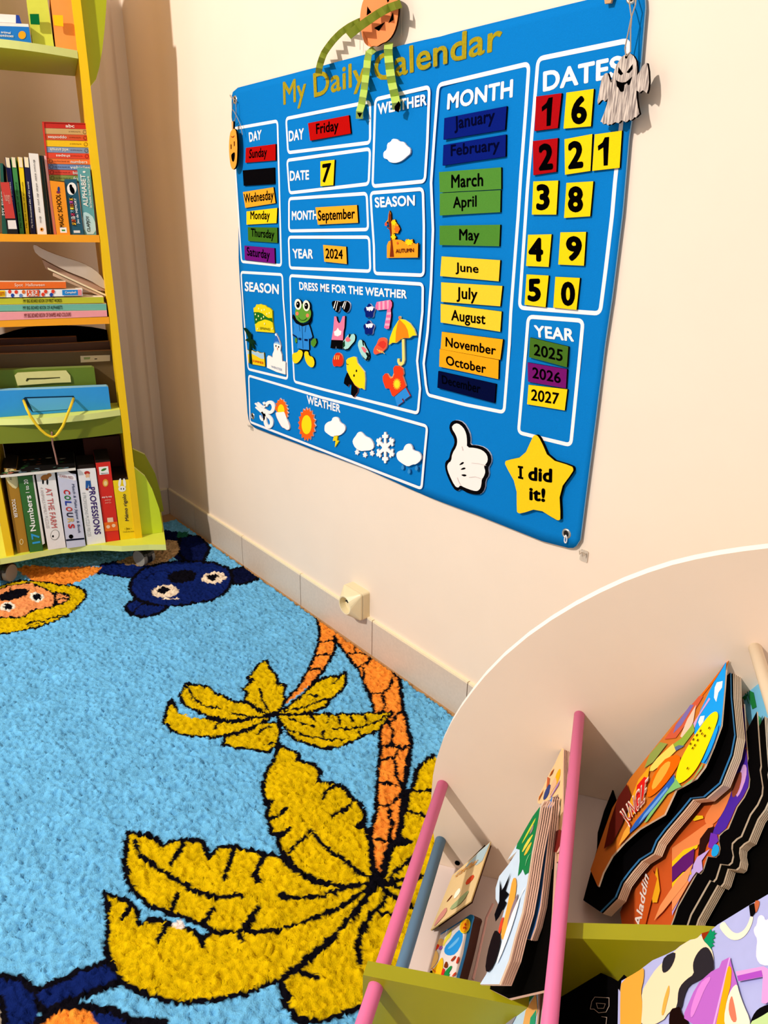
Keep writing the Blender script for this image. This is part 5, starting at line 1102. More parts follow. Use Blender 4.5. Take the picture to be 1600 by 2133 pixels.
# adhesive hooks that hold the lower corners
def hook(u, v, s, lab):
    c = BP.at(u, v); c = np.array([c[0], WY, c[2]]); o_ = empty('adhesive_hook', c+np.array([0, 0, -s]), lab, 'hook', 'clear adhesive hooks on the wall')
    cm = mat('#efe2d0', 0.15, spec=0.6, alpha=0.55); pl = [(-.007,-s),(.007,-s),(.008,-s+.002),(.008,s*.5),(.006,s*.6),(-.006,s*.6),(-.008,s*.5),(-.008,-s+.002)]
    fr_ = [c+[x, -.002, z] for x, z in pl]; v_, f_ = extr(fr_, [q+np.array([0, .002, 0]) for q in fr_]); mk('back_plate', v_, f_, cm, None, o_)
    mk('hook_arm', *tube([c+[-.004, -.002, s*.3], c+[-.004, -.009, s*.1], c+[-.004, -.011, s*.7], c+[.004, -.011, s*.7], c+[.004, -.009, s*.1], c+[.004, -.002, s*.3]], .0011, 6), mat('#e0d2c0', 0.2, spec=0.6, alpha=0.8), None, o_)
hook(1212, 1157, .013, 'clear adhesive hook under the lower right corner of the board')
hook(520, 890, .010, 'clear adhesive hook under the lower left corner of the board')
mk('white_loop', *tube(smooth_line([tuple(BP.at(*p, .0035)) for p in c10((1195,1178),(1182,1215),(1188,1245),(1200,1240),(1205,1205),(1196,1180))], 1), .0011, 6), mat('#f0ecec', .5), label='tiny white loop through the lower right eyelet of the board', cat='loop')
# ------------------------------------------------------------------ white children's book rack in the foreground
HD = math.radians(123.5)
RD = np.array([math.cos(HD), math.sin(HD), 0.0]); RE = np.array([math.sin(HD), -math.cos(HD), 0.0])
def R3(e, s, z): return np.array([e*RE[0]+s*RD[0], e*RE[1]+s*RD[1], z])
S0 = 0.88
PANEL = Plane(R3(0, S0, 0), -RD)
rz = Zm(860, 1100, 2.162)
white = mat('#f1dcc6', 0.5, 0.02, 30, 0, 0.3, name='white_laminate'); whedge = mat('#fbf5ee', 0.4)
pinkm = mat('#e070a0', 0.45, 0.03, 60, 0, 0.35); bluem = mat('#5f86a8', 0.45, 0.03, 60, 0, 0.35); woodm = mat('#f4e4c8', 0.5, 0.03, 60, 0, 0.3)
oliv = mat('#98940a', 0.4, 0.03, 40, 0, 0.35)
rack = empty('book_rack', R3(0.05, 0.55, 0), 'white round-topped book rack with pink, blue and cream dowels in the foreground', 'book rack')
prof = [(float((PANEL.at(u, v)-CAMP)@RE), float(PANEL.at(u, v)[2])) for u, v in
        [(1600,1142),(1550,1148),(1500,1155.5),(1450,1165),(1400,1177),(1350,1193),(1300,1212),(1250,1235),(1200,1261),(1150,1291),(1100,1326),(1050,1368),(1010,1409),(985,1440),(960,1474),(940,1506),(922,1543),(908,1585),(902,1615),(899,1650),(897,1700)]]
prof = [(0.36, 0.60), (0.345, 0.648), (0.30, 0.668), (0.25, 0.664)]+prof+[(-0.168, 0.06), (-0.166, 0.0), (-0.09, 0.0), (-0.08, 0.02), (0.25, 0.02), (0.26, 0.0), (0.36, 0.0)]
def endpanel(s, th):
    fr_ = [R3(e, s, z) for e, z in prof]; v, f = extr(fr_, [q+RD*th for q in fr_])
    return mk('end_panel', v, f, [white, whedge], [0, 0]+[1]*(len(f)-2), rack)
endpanel(S0, 0.014); endpanel(0.24, 0.014)
def rod(u, v, r, mm, s1=0.254):
    q = PANEL.at(u, v); a = q-RD*0.0005; b_ = q-RD*(S0-s1)
    return mk('dowel', *tube([a, b_], r, 20), mm, parent=rack, smooth=True), (float((q-CAMP)@RE), float(q[2]))
_, P1 = rod(922, 1634, 0.0088, pinkm); _, PBL = rod(918, 1750, 0.0086, bluem); _, P2 = rod(1207, 1489, 0.0072, pinkm); _, PW = rod(1573, 1350, 0.0078, woodm)
mk('screw_cap', *tube([PANEL.at(953, 1797)-RD*.0002, PANEL.at(953, 1797)-RD*.0014], .0042, 14), ink('#0a0808'), parent=rack)
def board(name, pts, s0, s1, mm):
    a = [R3(e, s0, z) for e, z in pts]; b_ = [R3(e, s1, z) for e, z in pts]; v, f = extr(a, b_); return mk(name, v, f, mm, None, rack)
tierm = mat('#e2d0c8', 0.5, 0.02, 30, 0, 0.25)
zt1 = 0.036; zt2 = 0.238
board('tier_floor', [(-0.166, zt1-.014), (0.016, zt1-.014), (0.016, zt1), (-0.166, zt1)], 0.255, S0-.0005, tierm)
board('tier_back', [(0.0165, zt1-.014), (0.0275, zt1-.014), (0.0275, P2[1]-.004), (0.0165, P2[1]-.004)], 0.255, S0-.0005, tierm)
board('tier_floor', [(0.028, zt2-.014), (0.25, zt2-.014), (0.25, zt2), (0.028, zt2)], 0.255, S0-.0005, tierm)
board('tier_back', [(0.25, 0.02), (0.262, 0.02), (0.262, 0.60), (0.25, 0.60)], 0.255, S0-.0005, tierm)
# green dividers threaded on the dowels
DV = Plane(R3(0, 0.543, 0), -RD)
def dz(u, v): q = DV.at(u, v); return float((q-CAMP)@RE), float(q[2])
a = dz(756, 2031); b_ = dz(1064, 2092)
board('divider', [(a[0], zt1), (0.016, zt1), (0.016, b_[1]+.006), (b_[0], b_[1]), a], 0.543, 0.561, oliv)
a = dz(1160, 1950); b_ = dz(1470, 1963)
board('divider', [(0.028, zt2), (b_[0]+.03, zt2), (b_[0]+.03, b_[1]+.008), (b_[0], b_[1]), (0.028, a[1])], 0.543, 0.561, oliv)

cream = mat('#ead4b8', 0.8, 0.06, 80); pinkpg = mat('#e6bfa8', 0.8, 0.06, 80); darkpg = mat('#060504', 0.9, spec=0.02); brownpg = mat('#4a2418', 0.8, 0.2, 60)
def lean(e, s, z, deg, yawd=0.0):
    a = math.radians(deg); n = -math.cos(a)*RE+math.sin(a)*np.array([0, 0, 1.0])
    if yawd:
        c, s_ = math.cos(math.radians(yawd)), math.sin(math.radians(yawd)); n = np.array([c*n[0]-s_*n[1], s_*n[0]+c*n[1], n[2]])
    return Plane(R3(e, s, z), n)
def layers(name, pl, P, off, n, step, th, mats, parent, dx=0.0, dy=0.0):
    """stack of board pages behind the cover, one mesh"""
    mb = MB()
    for k in range(n):
        fr_ = P.pts([(u+dx*k, v_+dy*k) for u, v_ in pl], off-k*step); v, f = extr(fr_, [q-P.n*th for q in fr_]); mb.add(v, f, [0, 0]+[1]*(len(f)-2))
    return mb.build(name, mats, parent)
# ---- upper tier
UP2 = lean(0.193, 0.868, 0.50, 32)
q6 = Zm(1120, 1300, 3.333); q7 = Zm(1100, 1680, 3.2); q8 = Zm(1400, 1560, 5.33); q6b = Zm(1360, 1300, 6.667); q9 = Zm(1380, 1860, 7.27); q5 = Zm(720, 1560, 2.963)
b1 = [(1519,1376),(1495,1408),(1455,1452),(1400,1512),(1345,1580),(1312,1622),(1275,1684),(1248,1760),(1230,1812),(1245,1846)]+q7((470,530),(500,440),(560,330),(640,240),(740,150))+q6((880,1320),(960,1150),(1040,1105),(1100,1070),(1160,990),(1220,850),(1275,700),(1300,420),(1312,255))
o = slab('board_book', b1, UP2, 0.0, 0.002, [card('#c8701c'), cream], label='shaped board book with yellow hat and red title, leftmost on the upper tier', cat='book', group='shaped board books on the upper rack tier')
I = ink
art('cover_picture', UP2, .0004, [
    (q6((1310,255),(1300,420),(1275,700),(1220,850),(1170,970),(1130,960),(1085,740),(1130,600),(1200,450),(1260,330)), I('#1f9cf0')),
    (q6((1245,405),(1285,395),(1280,440),(1255,475),(1240,540),(1225,510),(1230,440)), I('#f6f2f2')), (q6((1130,640),(1160,635),(1150,680),(1125,710),(1115,680)), I('#f6f2f2')),
    (q6((1190,510),(1200,520),(1120,640),(1090,720),(1075,700)), I('#c8a0d0')),
    (q6((1312,255),(1260,330),(1150,470),(1085,560),(1000,650),(1060,600),(1150,490),(1230,390)), I('#e86a14')),
    (q6((1120,500),(1150,500),(1060,650),(960,790),(880,800),(960,690)), I('#c85a3c')), (q6((1060,560),(1085,560),(1000,700),(940,760),(960,700)), I('#7a6aa8')), (q6((1100,560),(1080,680),(1020,800),(990,780),(1040,660)), I('#e8c0a8')),
    (q6((1080,690),(1090,740),(1000,860),(900,900),(920,850),(1000,790)), I('#8aa83c')), (q6((980,840),(1020,845),(960,880),(900,900),(920,870)), I('#5a6a8c')),
    (q6((940,830),(960,880),(880,960),(800,1020),(760,1020),(830,930)), I('#f0d060')), (q6((850,820),(900,830),(800,960),(740,1000),(780,900)), I('#8c9a4c')),
    (smooth_poly(q6((960,900),(1000,930),(960,1010),(880,1120),(790,1200),(750,1200),(780,1090),(860,950)), 1), I('#d8660c')), (smooth_poly(q6((900,950),(930,960),(880,1060),(800,1160),(790,1120),(840,1010)), 1), I('#f0a83c')),
    (smooth_poly(q6((1235,600),(1258,625),(1240,700),(1180,850),(1120,980),(1060,1060),(990,1110),(960,1095),(962,1030),(1000,920),(1090,770),(1180,640)), 2), I('#f7dc10')),
    (smooth_poly(q6((1240,700),(1262,700),(1215,850),(1160,960),(1140,960),(1185,850)), 1), I('#1f9cf0')),
    (q6((1150,960),(1140,1000),(1060,1100),(960,1145),(900,1180),(760,1370),(740,1380),(760,1340),(880,1160),(950,1060),(1000,1130),(1080,1070)), I('#7ab86c')),
    (q6((950,1040),(950,1090),(830,1250),(700,1400),(610,1480),(680,1370),(820,1200)), I('#2a5cb8')), (q6((900,1130),(905,1145),(790,1290),(700,1390),(740,1320)), I('#6aa0e0')),
    (q6((780,980),(760,1100),(720,1250),(660,1330),(620,1380),(640,1230),(700,1080)), I('#e8a020')),
    (q6((740,1060),(770,1070),(750,1130),(720,1240),(690,1300),(650,1310),(680,1200),(690,1120)), I('#d8201c')),
    (q6((620,1110),(560,1200),(500,1380),(460,1560),(520,1520),(590,1380),(650,1200)), I('#5a1c14')), (q6((640,1380),(600,1440),(560,1540),(600,1500),(640,1450)), I('#f0a83c'))]+
    [(ell(*q6(p)[0], 1.3, 3.2, 8, rot=.5), I('#5a3c0c')) for p in ((1130,740),(1105,770),(1160,775),(1080,800),(1110,805),(1060,830),(1090,840),(1075,860),(1190,720),(1040,1000),(1140,760))], o)
texts('lettering', [('JUNGLE', [(1288,1694),(1352,1616),(1340,1690),(1312,1724)], I('#f0d8c8'), .03), ('JUNGLE', [(1289,1697),(1351,1620),(1340,1688),(1313,1720)], I('#c81c18'), .008)], UP2, .0034, o)
inn1 = [(1521,1380)]+q6((1340,500),(1365,770),(1340,900),(1260,1100),(1150,1195),(1060,1205),(1000,1280),(880,1420),(820,1500))+q7((820,300),(740,350),(680,420),(620,500),(580,600),(480,700))+[(1215,1875),(1262,1700),(1330,1600)]
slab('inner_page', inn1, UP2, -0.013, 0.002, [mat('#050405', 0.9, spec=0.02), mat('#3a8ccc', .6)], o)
layers('page_block', [(u+6, v+4) for u, v in inn1], UP2, -0.0158, 5, 0.0024, 0.0018, [darkpg, cream], o, 3.6, 1.2)
slab('back_cover_or_shade_sheet', q6((520,1150),(460,1300),(350,1680),(470,1600),(600,1400)), UP2, -0.030, 0.002, [mat('#050405', 0.9, spec=0.02), darkpg], o)
al = q6b((1265,1105),(1290,1500))+q8((840,100),(830,150),(858,330),(850,420),(800,530),(720,640),(670,760),(620,880),(570,910),(520,960),(515,1020),(530,1100),(515,1170),(480,1200),(430,1195),(390,1190),(340,1350),(310,1385),(275,1370),(240,1430),(150,1590),(60,1750),(20,1870))+[(1384,1962),(1335,1990),(1300,1960),(1292,1900),(1330,1800),(1420,1700),(1500,1560)]
o = slab('board_book', al, UP2, -0.034, 0.002, [card('#c8541c'), cream], label='shaped board book lettered Aladdin with a purple border, second on the upper tier', cat='book', group='shaped board books on the upper rack tier')
art('cover_picture', UP2, -.0335, [
    (q6b((1265,1105),(1290,1500),(1300,1700),(1180,1900),(1160,1700),(1220,1350)), I('#3a1c7c')), (q6b((1240,1500),(1275,1600),(1200,1850),(1150,1900),(1190,1650)), I('#c8a8e0')),
    (q8((760,0),(825,0),(855,330),(845,420),(790,530),(710,640),(660,760),(600,880),(520,950),(440,940),(560,700),(650,520),(700,200)), I('#4a28a0')),
    (smooth_poly(q8((780,170),(830,180),(825,320),(760,490),(710,550),(720,400),(760,250)), 1), I('#c898d0')), (smooth_poly(q8((700,290),(770,240),(775,330),(740,470),(680,550),(660,500),(680,380)), 1), I('#8c4430')),
    (smooth_poly(q8((640,270),(700,300),(660,480),(600,640),(520,780),(440,850),(370,830),(360,760),(430,640),(540,480),(600,350)), 1), I('#e08048')),
    (q8((460,840),(380,830),(200,960),(0,1100),(0,1260),(100,1180),(300,1060),(420,960)), I('#e0844c')),
    (q8((470,860),(440,960),(380,1060),(330,1240),(290,1180),(310,1000),(400,880)), I('#2a120e')), (q8((430,930),(500,950),(515,1020),(440,1110),(400,1090)), I('#6a30b0')), (smooth_poly(q8((460,1060),(510,1060),(528,1110),(505,1180),(460,1200),(430,1170)), 1), I('#1f9ae0')),
    (q8((420,1110),(330,1240),(340,1340),(300,1380),(270,1365),(230,1420),(130,1580),(0,1850),(0,1700),(150,1460),(280,1200)), I('#b8a0e0')),
    (q8((290,1060),(280,1100),(150,1180),(0,1310),(0,1250),(130,1120)), I('#e8c01c')), (q8((340,740),(350,770),(250,800),(230,790),(270,740)), I('#e8c01c')),
    (q8((250,1100),(230,1330),(120,1360),(0,1480),(0,1310),(120,1190)), I('#5c1c6c')), (q8((210,1340),(215,1390),(100,1440),(0,1540),(0,1490),(120,1370)), I('#e8c01c')),
    (q8((160,1440),(190,1480),(100,1640),(0,1800),(0,1560)), I('#e8905c')),
    (q7((860,400),(880,560),(860,640),(830,640),(820,560)), I('#e8a820')), (q7((830,420),(860,480),(820,640),(780,800),(740,800),(770,560)), I('#c8541c')), (q7((1100,380),(1000,480),(880,660),(840,760),(900,700),(1060,500)), I('#e8945c'))], o)
texts('lettering', [('Aladdin', q7((706,790),(775,420),(806,480),(748,812)), I('#e8dcd4'), .02), ('Aladdin', q7((709,790),(778,425),(803,482),(747,810)), I('#0a0808'), .0)], UP2, -.0312, o)
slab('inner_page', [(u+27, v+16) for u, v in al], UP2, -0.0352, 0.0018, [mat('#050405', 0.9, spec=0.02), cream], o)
layers('page_block', [(u+43, v+26) for u, v in al], UP2, -0.0372, 5, 0.0024, 0.0017, [darkpg, cream], o, 3.4, 1.5)
slab('back_cover_or_shade_sheet', [(1588,1600),(1650,1640),(1720,1790),(1600,1870),(1462,1950),(1410,1966),(1440,1900),(1480,1830),(1530,1760),(1562,1690)], UP2, -0.053, 0.002, [darkpg, darkpg], o)  # black sheet added to darken the rack interior beyond the pages
gb = [(1545,1359),(1532,1390),(1538,1425),(1549,1455),(1556,1495),(1566,1530),(1590,1600),(1620,1700),(1720,1700),(1660,1560),(1612,1470),(1575,1395),(1560,1362)]
GP = lean(0.205, 0.868, 0.497, 32)
o = slab('board_book', gb, UP2, -0.047, 0.002, [card('#6fb8dc'), cream], label='board book with green palm leaves and orange sand, leaning on the cream dowel', cat='book', group='shaped board books on the upper rack tier')
art('cover_picture', UP2, -.0465, [(q6b((1235,400),(1160,580),(1150,620),(1220,560),(1270,500)), I('#1f6a34')), (q6b((1240,560),(1280,580),(1230,730),(1200,720)), I('#e89a34')), (q6b((1200,820),(1350,830),(1370,900),(1240,950),(1205,900)), I('#e89a34')), (q6b((1340,920),(1400,950),(1440,1150),(1380,1180),(1340,1020)), I('#1f7a3c')), (q6b((1240,1020),(1330,960),(1280,1060)), I('#1f6a34')), (q6b((1440,1250),(1500,1300),(1560,1700),(1600,1900),(1540,1780),(1470,1560)), I('#3a9c6c'))]+[(q, I('#2a8458')) for q in stroke(q6b((1280,950),(1330,1100)), 2)+stroke(q6b((1310,930),(1360,1110)), 2)+stroke(q6b((1180,620),(1215,560)), 2)], o)
layers('page_block', [(u+4, v) for u, v in gb], UP2, -0.0492, 4, 0.0022, 0.0016, [darkpg, cream], o, 4.0, 0.4)
# big animal picture book in the near bay of the upper tier, and the dark one beside it
UPN = lean(0.05, 0.5, 0.33, 34)
cow = q9((835,480),(1300,195),(1600,20))+[(1700,1800),(1760,2250),(1285,2250),(1288,2060)]+q9((-590,1560),(-640,1480),(-620,1330),(-360,1180),(-150,1020),(60,930),(200,860),(270,800),(420,710),(520,690),(590,620),(610,690),(760,545))
cow = [(max(u, 1285), v) for u, v in cow]
o = slab('picture_book', cow, UPN, 0.0, 0.004, [card('#aab0e2'), cream], label='lilac picture book with a cow and purple bag, near bay of upper tier', cat='book')
art('cover_picture', UPN, .0004, [
    (smooth_poly(q9((1480,330),(1540,350),(1560,420),(1620,380),(1700,1100),(1500,1100),(1420,1000),(1420,850),(1440,700),(1390,620),(1380,540),(1430,480),(1440,380)), 1), I('#e4def0')),
    (smooth_poly(q9((850,500),(930,420),(1000,520),(1060,590),(1130,615),(1200,590),(1260,530),(1310,430),(1330,350),(1380,350),(1360,460),(1300,590),(1220,680),(1120,720),(1020,700),(930,620)), 1), I('#f2e4cc')),
    (smooth_poly(q9((1390,120),(1470,110),(1470,180),(1430,290),(1400,300)), 1), I('#b8603c')), (q9((1310,190),(1390,150),(1410,290),(1360,360),(1330,350)), I('#0a0808')),
    (q9((620,690),(700,590),(735,540),(750,590),(790,560),(785,600),(825,605),(780,640),(800,680),(760,700),(790,750),(750,760),(785,800),(740,820),(750,880),(690,830)), I('#0f8a5c')), (q9((595,610),(715,575),(680,630),(640,690),(600,730)), I('#8c2c10')),
    (smooth_poly(q9((-620,1330),(-360,1180),(-280,1120),(-280,1300),(-330,1500),(-300,1700),(-340,2300),(-640,2300),(-640,1500)), 1), I('#e0a03c')), (ell(*q9((-180,1560))[0], 18, 17), I('#b08c2c')),
    (smooth_poly(q9((270,800),(420,710),(520,690),(590,630),(620,720),(700,800),(770,900),(780,1180),(600,1260),(470,1300),(330,1400),(250,1500),(230,1650),(200,1760),(100,1800),(0,1950),(-330,2050),(-300,1700),(-320,1500),(-200,1300),(-100,1150),(60,1000)), 1), I('#e6d4b0')),
    (smooth_poly(q9((470,1030),(520,920),(600,830),(680,815),(740,900),(775,1000),(780,1180),(640,1270),(540,1330),(400,1400),(330,1550),(290,1750),(230,1800),(230,1550),(260,1420),(360,1310),(480,1230),(460,1120)), 1), I('#2a262c')),
    (smooth_poly(q9((30,960),(200,880),(190,1000),(130,1130),(60,1200),(0,1210),(-10,1080)), 1), I('#2a262c')), (smooth_poly(q9((100,1380),(110,1480),(70,1650),(20,1850),(-20,1850),(10,1650),(60,1480)), 1), I('#e8a848')),
    (smooth_poly(q9((100,1850),(140,1750),(200,1740),(260,1710),(300,1850),(390,1930),(400,2100),(100,2100)), 1), I('#1a0c0a')),
    (q9((1020,970),(1050,1100),(1130,1370),(1160,1500),(1000,2100),(640,2100),(330,1900),(330,1820),(470,1500),(560,1350),(740,1190),(860,1130),(900,1030)), I('#b464c4')), (q9((1010,975),(1030,985),(780,2050),(750,2050)), I('#e0a0e0')),
    (smooth_poly(q9((560,1380),(700,1260),(740,1290),(640,1450),(540,1700),(460,1880),(420,1880),(440,1700)), 1), I('#d480d4')),
    (smooth_poly(q9((1000,1090),(1050,1140),(1040,1300),(1030,1420),(980,1600),(940,1800),(960,2050),(800,2050),(850,1800),(900,1550),(960,1250)), 1), I('#f7a414')),
    (smooth_poly(q9((1130,1370),(1160,1500),(1230,1700),(1320,1900),(1330,2050),(960,2050),(930,1900),(980,1600),(1050,1440)), 1), I('#efe6cc')), (smooth_poly(q9((1050,1540),(1080,1650),(1110,1800),(1130,1950),(1060,1960),(1000,1800),(1010,1650)), 1), I('#d8785c')),
    (q9((1110,1190),(1530,1110),(1600,1150),(1680,1600),(1560,1680),(1500,1660),(1520,1270),(1150,1340),(1130,1260)), I('#d89ad8')), (q9((1130,1255),(1500,1170),(1520,1265),(1150,1335)), I('#a84cc0')),
    (smooth_poly(q9((1330,1950),(1400,1800),(1500,1720),(1700,1660),(1750,2100),(1330,2100)), 1), I('#0c0a0c')), (smooth_poly(q9((1320,1960),(1480,1880),(1640,1780),(1750,2150),(1320,2150)), 1), I('#b8d494'))], o)
dk = [(1174,2110),(1250,2060),(1290,2040),(1306,2250),(1168,2250)]
o = slab('picture_book', q7((235,1010),(380,1065),(560,1140),(600,1165),(640,1120),(640,1600),(180,1600),(200,1300)), UPN, -0.02, 0.01, [mat('#050405', 0.9, spec=0.02), darkpg], label='very dark picture book with a pale outlined letter P, near bay of the upper tier', cat='book')  # dark book, its black outline widened to cover the shaded divider
art('cover_letter', UPN, -.0195, [(q, I('#b09c8c')) for q in stroke(q7((445,1270),(540,1275),(540,1330),(520,1370),(470,1375),(440,1350),(415,1350),(425,1300)), 1.1, True)+stroke(q7((455,1310),(515,1315),(505,1345),(465,1345)), 1.0, True)+stroke(q7((490,1400),(525,1405),(520,1450)), 1.0)], o)
# ---- lower tier
LO = lean(0.004, 0.862, 0.31, 27)
r2 = Zm(1000, 1540, 6.667); r1 = Zm(860, 1560, 4.0); r3 = Zm(860, 1880, 8.0)
bb = r2((1140,125),(1110,180),(1040,340),(960,480),(880,660),(800,830),(800,880),(830,900),(880,880),(1000,820),(1085,760),(1110,950),(1060,1250),(1000,1700),(1120,1700),(1150,900),(1155,300),(1160,130))
o = slab('board_book', bb, LO, 0.0, 0.0018, [card('#e8c08c'), pinkpg], label='tall beige board book with a straw-hatted figure touching the right pink dowel, lower tier', cat='book', group='board books on the lower rack tier')
art('cover_picture', LO, .0004, [(smooth_poly(r2((1100,405),(1120,420),(1110,520),(1060,640),(1030,620),(1050,500)), 1), I('#e8a81c')), (smooth_poly(r2((1050,510),(1070,620),(1010,700),(960,800),(970,680),(1000,600)), 1), I('#eab088')), (smooth_poly(r2((960,620),(985,640),(960,740),(920,820),(870,850),(900,720)), 1), I('#3a4478')), (r2((935,520),(970,540),(960,620),(920,680),(930,600)), I('#b85a34')), (r2((1030,405),(1000,480),(960,520),(990,450)), I('#9a4a1c')), (r2((885,690),(860,760),(810,860),(820,800)), I('#a8541c')), (r2((1110,560),(1000,760),(950,830),(1000,780),(1090,640)), I('#9c70a8'))], o)
layers('page_block', bb, LO, -0.0022, 4, 0.0022, 0.0018, [darkpg, pinkpg], o, 3.4, 0.6)
gr = r2((880,850),(850,900),(780,1040),(700,1160),(600,1330),(500,1480),(380,1680))+r1((870,850),(800,960),(720,1060),(690,1160),(690,1250),(710,1290),(760,1350),(740,1420),(700,1600),(660,1760),(610,1880),(560,1960),(720,1960),(800,1760),(850,1560),(910,1360),(950,1140),(990,880),(1040,620),(1065,470))
o = slab('board_book', gr, LO, 0.034, 0.002, [card('#c8dcf0'), cream], label='board book with green leaves and a long orange beak on pale blue, lower tier', cat='book', group='board books on the lower rack tier')
art('cover_picture', LO, .0344, [(r1((1060,480),(1000,560),(930,680),(870,790),(860,830),(890,840),(890,940),(875,1060),(900,1030),(915,1000),(935,1050),(965,1030),(990,860),(1040,620)), I('#1f7a44'))]+[(smooth_poly(r1(*p), 1), I(c)) for p, c in ((((1030,560),(1010,620),(930,760),(900,800),(960,680)), '#c8c83c'), (((1015,690),(960,800),(900,880),(940,780)), '#d8cc4c'), (((1000,760),(960,860),(920,900),(950,820)), '#e0b83c'), (((1010,620),(1000,680),(970,720),(985,660)), '#8a8078'), (((990,860),(960,900),(930,1000),(950,900)), '#6ab87c'))]+
    [(smooth_poly(r1((830,1080),(860,1070),(865,1150),(840,1300),(800,1440),(770,1560),(740,1600),(735,1520),(770,1380),(800,1240)), 1), I('#f0a040')), (smooth_poly(r1((760,1390),(745,1480),(720,1560),(710,1520),(735,1420)), 1), I('#d8442c')), (smooth_poly(r1((880,1190),(870,1260),(830,1400),(790,1540),(780,1480),(830,1290)), 1), I('#8a7880')), (r1((815,1030),(770,1180),(800,1210),(760,1260),(780,1280),(720,1400),(690,1440),(680,1380),(720,1270),(725,1090),(740,1180),(760,1150)), I('#0e0c10')), (smooth_poly(r1((950,1130),(900,1200),(870,1340),(800,1560),(720,1760),(690,1800),(760,1560),(850,1300)), 1), I('#f4eeee')), (smooth_poly(r1((690,1500),(740,1560),(700,1740),(640,1860),(600,1850),(620,1700),(660,1560)), 1), I('#1c1416'))], o)
layers('page_block', [(u+4, v) for u, v in gr], LO, 0.0316, 5, 0.0026, 0.0018, [darkpg, pinkpg], o, 4.6, 0.4)
bp_ = r2((1000,790),(960,880),(900,1100),(860,1500),(820,1700),(1010,1700),(1030,1300),(1055,960),(1070,820),(1040,800))+r1((1140,680),(1130,1300),(1080,1480),(1060,1560),(1020,1600),(1000,1560),(1040,1300),(1060,800))[0:0]
bl_ = r2((1000,790),(900,1000))+r1((1070,640),(1030,900),(990,1150),(930,1400),(870,1560),(980,1590),(1020,1480),(1060,1310),(1110,900),(1150,560),(1160,420),(1165,405))
o = slab('board_book', bl_, LO, 0.0145, 0.0018, [card('#3a78c0'), pinkpg], label='blue-edged board book behind the orange beak book, lower tier', cat='book', group='board books on the lower rack tier')
layers('page_block', bl_, LO, 0.0122, 4, 0.0026, 0.0019, [darkpg, pinkpg], o, 4.4, 0.4)
mb_ = [(u, v) for u, v in r1((1180,690),(1225,670),(1250,690),(1245,740),(1230,800),(1200,860),(1175,860),(1160,1000),(1100,1000))]
o = slab('board_book', mb_, LO, 0.004, 0.0018, [card('#7a1c14'), pinkpg], label='small dark red board book beside the right pink dowel, lower tier', cat='book', group='board books on the lower rack tier')
layers('page_block', mb_, LO, 0.0018, 4, 0.0018, 0.0013, [darkpg, pinkpg], o, 2.0, 0.5)
slab('board_book', [(1040,1990),(1085,1950),(1128,1850),(1150,1720),(1160,1700),(1150,1900),(1138,2062),(1060,2080),(1000,2050)], LO, 0.0035, 0.003, [darkpg, pinkpg], label='black backed board book lowest beside the right pink dowel, lower tier', cat='book', group='board books on the lower rack tier')  # black slab added where the books only leave shade
# little old book and the block book in front
OB = lean(-0.06, 0.80, 0.17, 40)
ob_ = r1((648,772),(330,1052),(148,1508),(482,1268))
o = slab('small_book', ob_, OB, 0.0, 0.0016, [card('#dcc08c'), mat('#c8a868', .8)], label='worn small book with a faded beige cover, lying open on the lower tier', cat='book')
art('cover_picture', OB, .0004, [(r1((645,780),(560,850),(480,930),(400,1030),(345,1060),(480,950),(530,970),(580,930)), I('#a8c0c8')), (smooth_poly(r1((500,1040),(515,1070),(450,1140),(435,1110)), 1), I('#c84828')), (smooth_poly(r1((390,1150),(400,1190),(340,1260),(345,1210)), 1), I('#f4ecd8')), (smooth_poly(r1((330,1210),(325,1230),(280,1280),(285,1265)), 1), I('#6a2c14')), (smooth_poly(r1((280,1310),(285,1360),(190,1470),(170,1480),(220,1380)), 1), I('#c8887c')), (smooth_poly(r1((480,1160),(420,1270),(330,1340),(300,1330),(400,1230)), 1), I('#98a878'))], o)
texts('lettering', [('Little Tales', r1((390,1010),(560,900),(520,960),(350,1070)), I('#e0a04c'), .02)], OB, .0016, o)
bk_ = r1((735,845),(700,890),(420,1160),(190,1562),(150,1512),(480,1362),(590,1360),(740,900))
layers('page_block', r1((640,790),(335,1056),(152,1508),(484,1266)), OB, -0.0172, 3, 0.0022, 0.0018, [mat('#3a2010', .8), mat('#a88448', .8, .2, 40)], o)
slab('back_cover_or_shade_sheet', r1((648,772),(330,1052),(148,1508),(482,1268)), OB, -0.0240, 0.004, [mat('#3a1c12', .8, .2, 50), mat('#4a2416', .8, .2, 50)], o)
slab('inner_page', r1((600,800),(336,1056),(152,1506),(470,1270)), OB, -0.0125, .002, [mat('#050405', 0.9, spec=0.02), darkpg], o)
CB = lean(-0.085, 0.70, 0.10, 36)
cb = r3((880,250),(960,198),(1000,205),(1008,240),(980,330),(900,700),(850,900),(745,1290))+[(948,2060),(862,2060)]+r3((50,1150),(120,900),(210,710),(400,560))
o = slab('block_book', cb, CB, 0.0, 0.0022, [card('#1f86d0'), mat('#1f86d0', .5)], label='thick blue-edged block book with an orange 3+ badge behind the front green divider', cat='book')
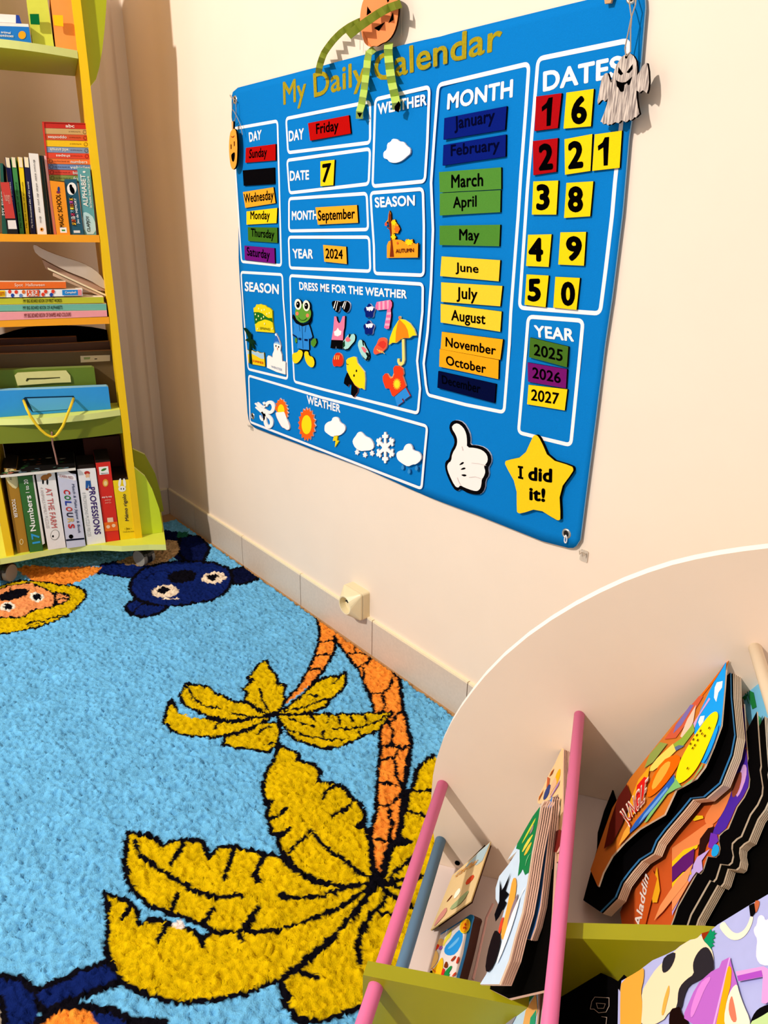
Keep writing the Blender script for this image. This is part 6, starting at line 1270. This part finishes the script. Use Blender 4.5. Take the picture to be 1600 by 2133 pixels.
art('cover_picture', CB, .0004, [(r3((860,290),(920,270),(950,300),(905,480),(840,850),(715,1290),(90,1290),(150,960),(235,720),(400,580)), I('#e6dcd8')),
    (smooth_poly(r3((790,440),(840,520),(820,680),(720,860),(600,890),(520,840),(530,740),(620,640),(700,520)), 1), I('#2a94e4')), (smooth_poly(r3((780,560),(700,640),(560,780),(640,760),(760,640)), 1), I('#6ab8f0')),
    (smooth_poly(r3((650,410),(640,560),(560,640),(500,760),(520,620),(600,500)), 1), I('#e8dc4c')), (smooth_poly(r3((470,590),(540,640),(480,740),(430,790),(400,720),(430,620)), 1), I('#f0c070')), (smooth_poly(r3((410,680),(450,720),(400,780),(340,840),(260,980),(300,820)), 1), I('#d8381c')),
    (smooth_poly(r3((380,780),(430,860),(420,960),(360,1060),(280,1120),(240,1080),(300,900)), 1), I('#f4c878')), (smooth_poly(r3((480,900),(510,960),(500,1100),(470,1230),(330,1190),(300,1150),(400,1040)), 1), I('#f5c01c')), (smooth_poly(r3((300,1080),(380,1130),(390,1180),(340,1140)), 1), I('#e07a1c')), (ell(*r3((308,1160))[0], 2.6, 3.6), I('#0a0808')),
    (smooth_poly(r3((640,1040),(655,1080),(590,1180),(620,1190),(580,1250),(520,1240),(530,1150)), 1), I('#1f8a44')), (smooth_poly(r3((500,1080),(540,1120),(500,1240),(460,1230)), 1), I('#d82c2c')), (smooth_poly(r3((560,960),(590,1060),(540,1100),(510,1060)), 1), I('#7a3414')), (smooth_poly(r3((700,880),(720,900),(660,980),(620,970)), 1), I('#a83c1c')), (smooth_poly(r3((770,890),(775,950),(740,1020),(715,1010),(740,920)), 1), I('#d8442c')), (smooth_poly(r3((720,1150),(725,1190),(640,1250),(670,1190)), 1), I('#d84c2c')), (smooth_poly(r3((460,710),(490,740),(460,790),(420,780)), 1), I('#b060c8')),
    (ell(*r3((870,390))[0], 10.5, 16, rot=.35), I('#f6e41c')), (ell(*r3((870,390))[0], 9, 14.2, rot=.35), I('#f0a41c'))], o)
texts('lettering', [('ongo', r3((130,1180),(250,670),(345,680),(205,1180)), I('#c8281c'), .03), ('3+', r3((835,440),(850,330),(905,345),(890,450)), I('#d8381c'), .02)], CB, .0034, o)
layers('page_block', cb, CB, -0.0024, 7, 0.0034, 0.0026, [mat('#3a1c14', .8), brownpg], o, 2.6, 1.2)
tw = [CB.at(*p, -.026) for p in r3((1340,20),(1230,250),(1200,400),(1150,620),(1100,850),(1050,1080),(1000,1280))]
mk('ribbon', *tube(tw, .0018, 6), mat('#d8a8a0', .8), label='thin pale pink cord hanging between the block book and the beak book', cat='cord')
# near bay of the lower tier
LN = lean(-0.02, 0.50, 0.20, 30)
nb = [(1121,2044),(1095,2062),(1060,2092),(1020,2120),(985,2150),(960,2260),(1100,2260),(1112,2180),(1121,2100)]
o = slab('board_book', nb, LN, 0.0, 0.002, [card('#b8d4ec'), pinkpg], label='pale blue board book with grey trunk picture, near bay of lower tier', cat='book')
nz = Zm(730, 1930, 4.0)
art('cover_picture', LN, .0004, [(nz((1560,445),(1540,560),(1480,640),(1450,600),(1500,490)), I('#2a8a54')), (nz((1545,560),(1560,700),(1500,900),(1420,900),(1460,700)), I('#e0a85c')), (nz((1550,690),(1530,900),(1480,900),(1500,760)), I('#2f9a6c')), (smooth_poly(nz((1455,480),(1440,540),(1390,600),(1400,680),(1370,780),(1280,900),(1240,900),(1340,720),(1350,600),(1400,540)), 1), I('#8a8890')), (smooth_poly(nz((1220,700),(1235,740),(1150,850),(1090,900),(1100,820)), 1), I('#c09a98')), (smooth_poly(nz((1330,680),(1340,740),(1260,850),(1200,900),(1180,860)), 1), I('#dcb0b8'))], o)
layers('page_block', nb, LN, -0.0024, 5, 0.0022, 0.0019, [darkpg, pinkpg], o, 2.6, 0.8)
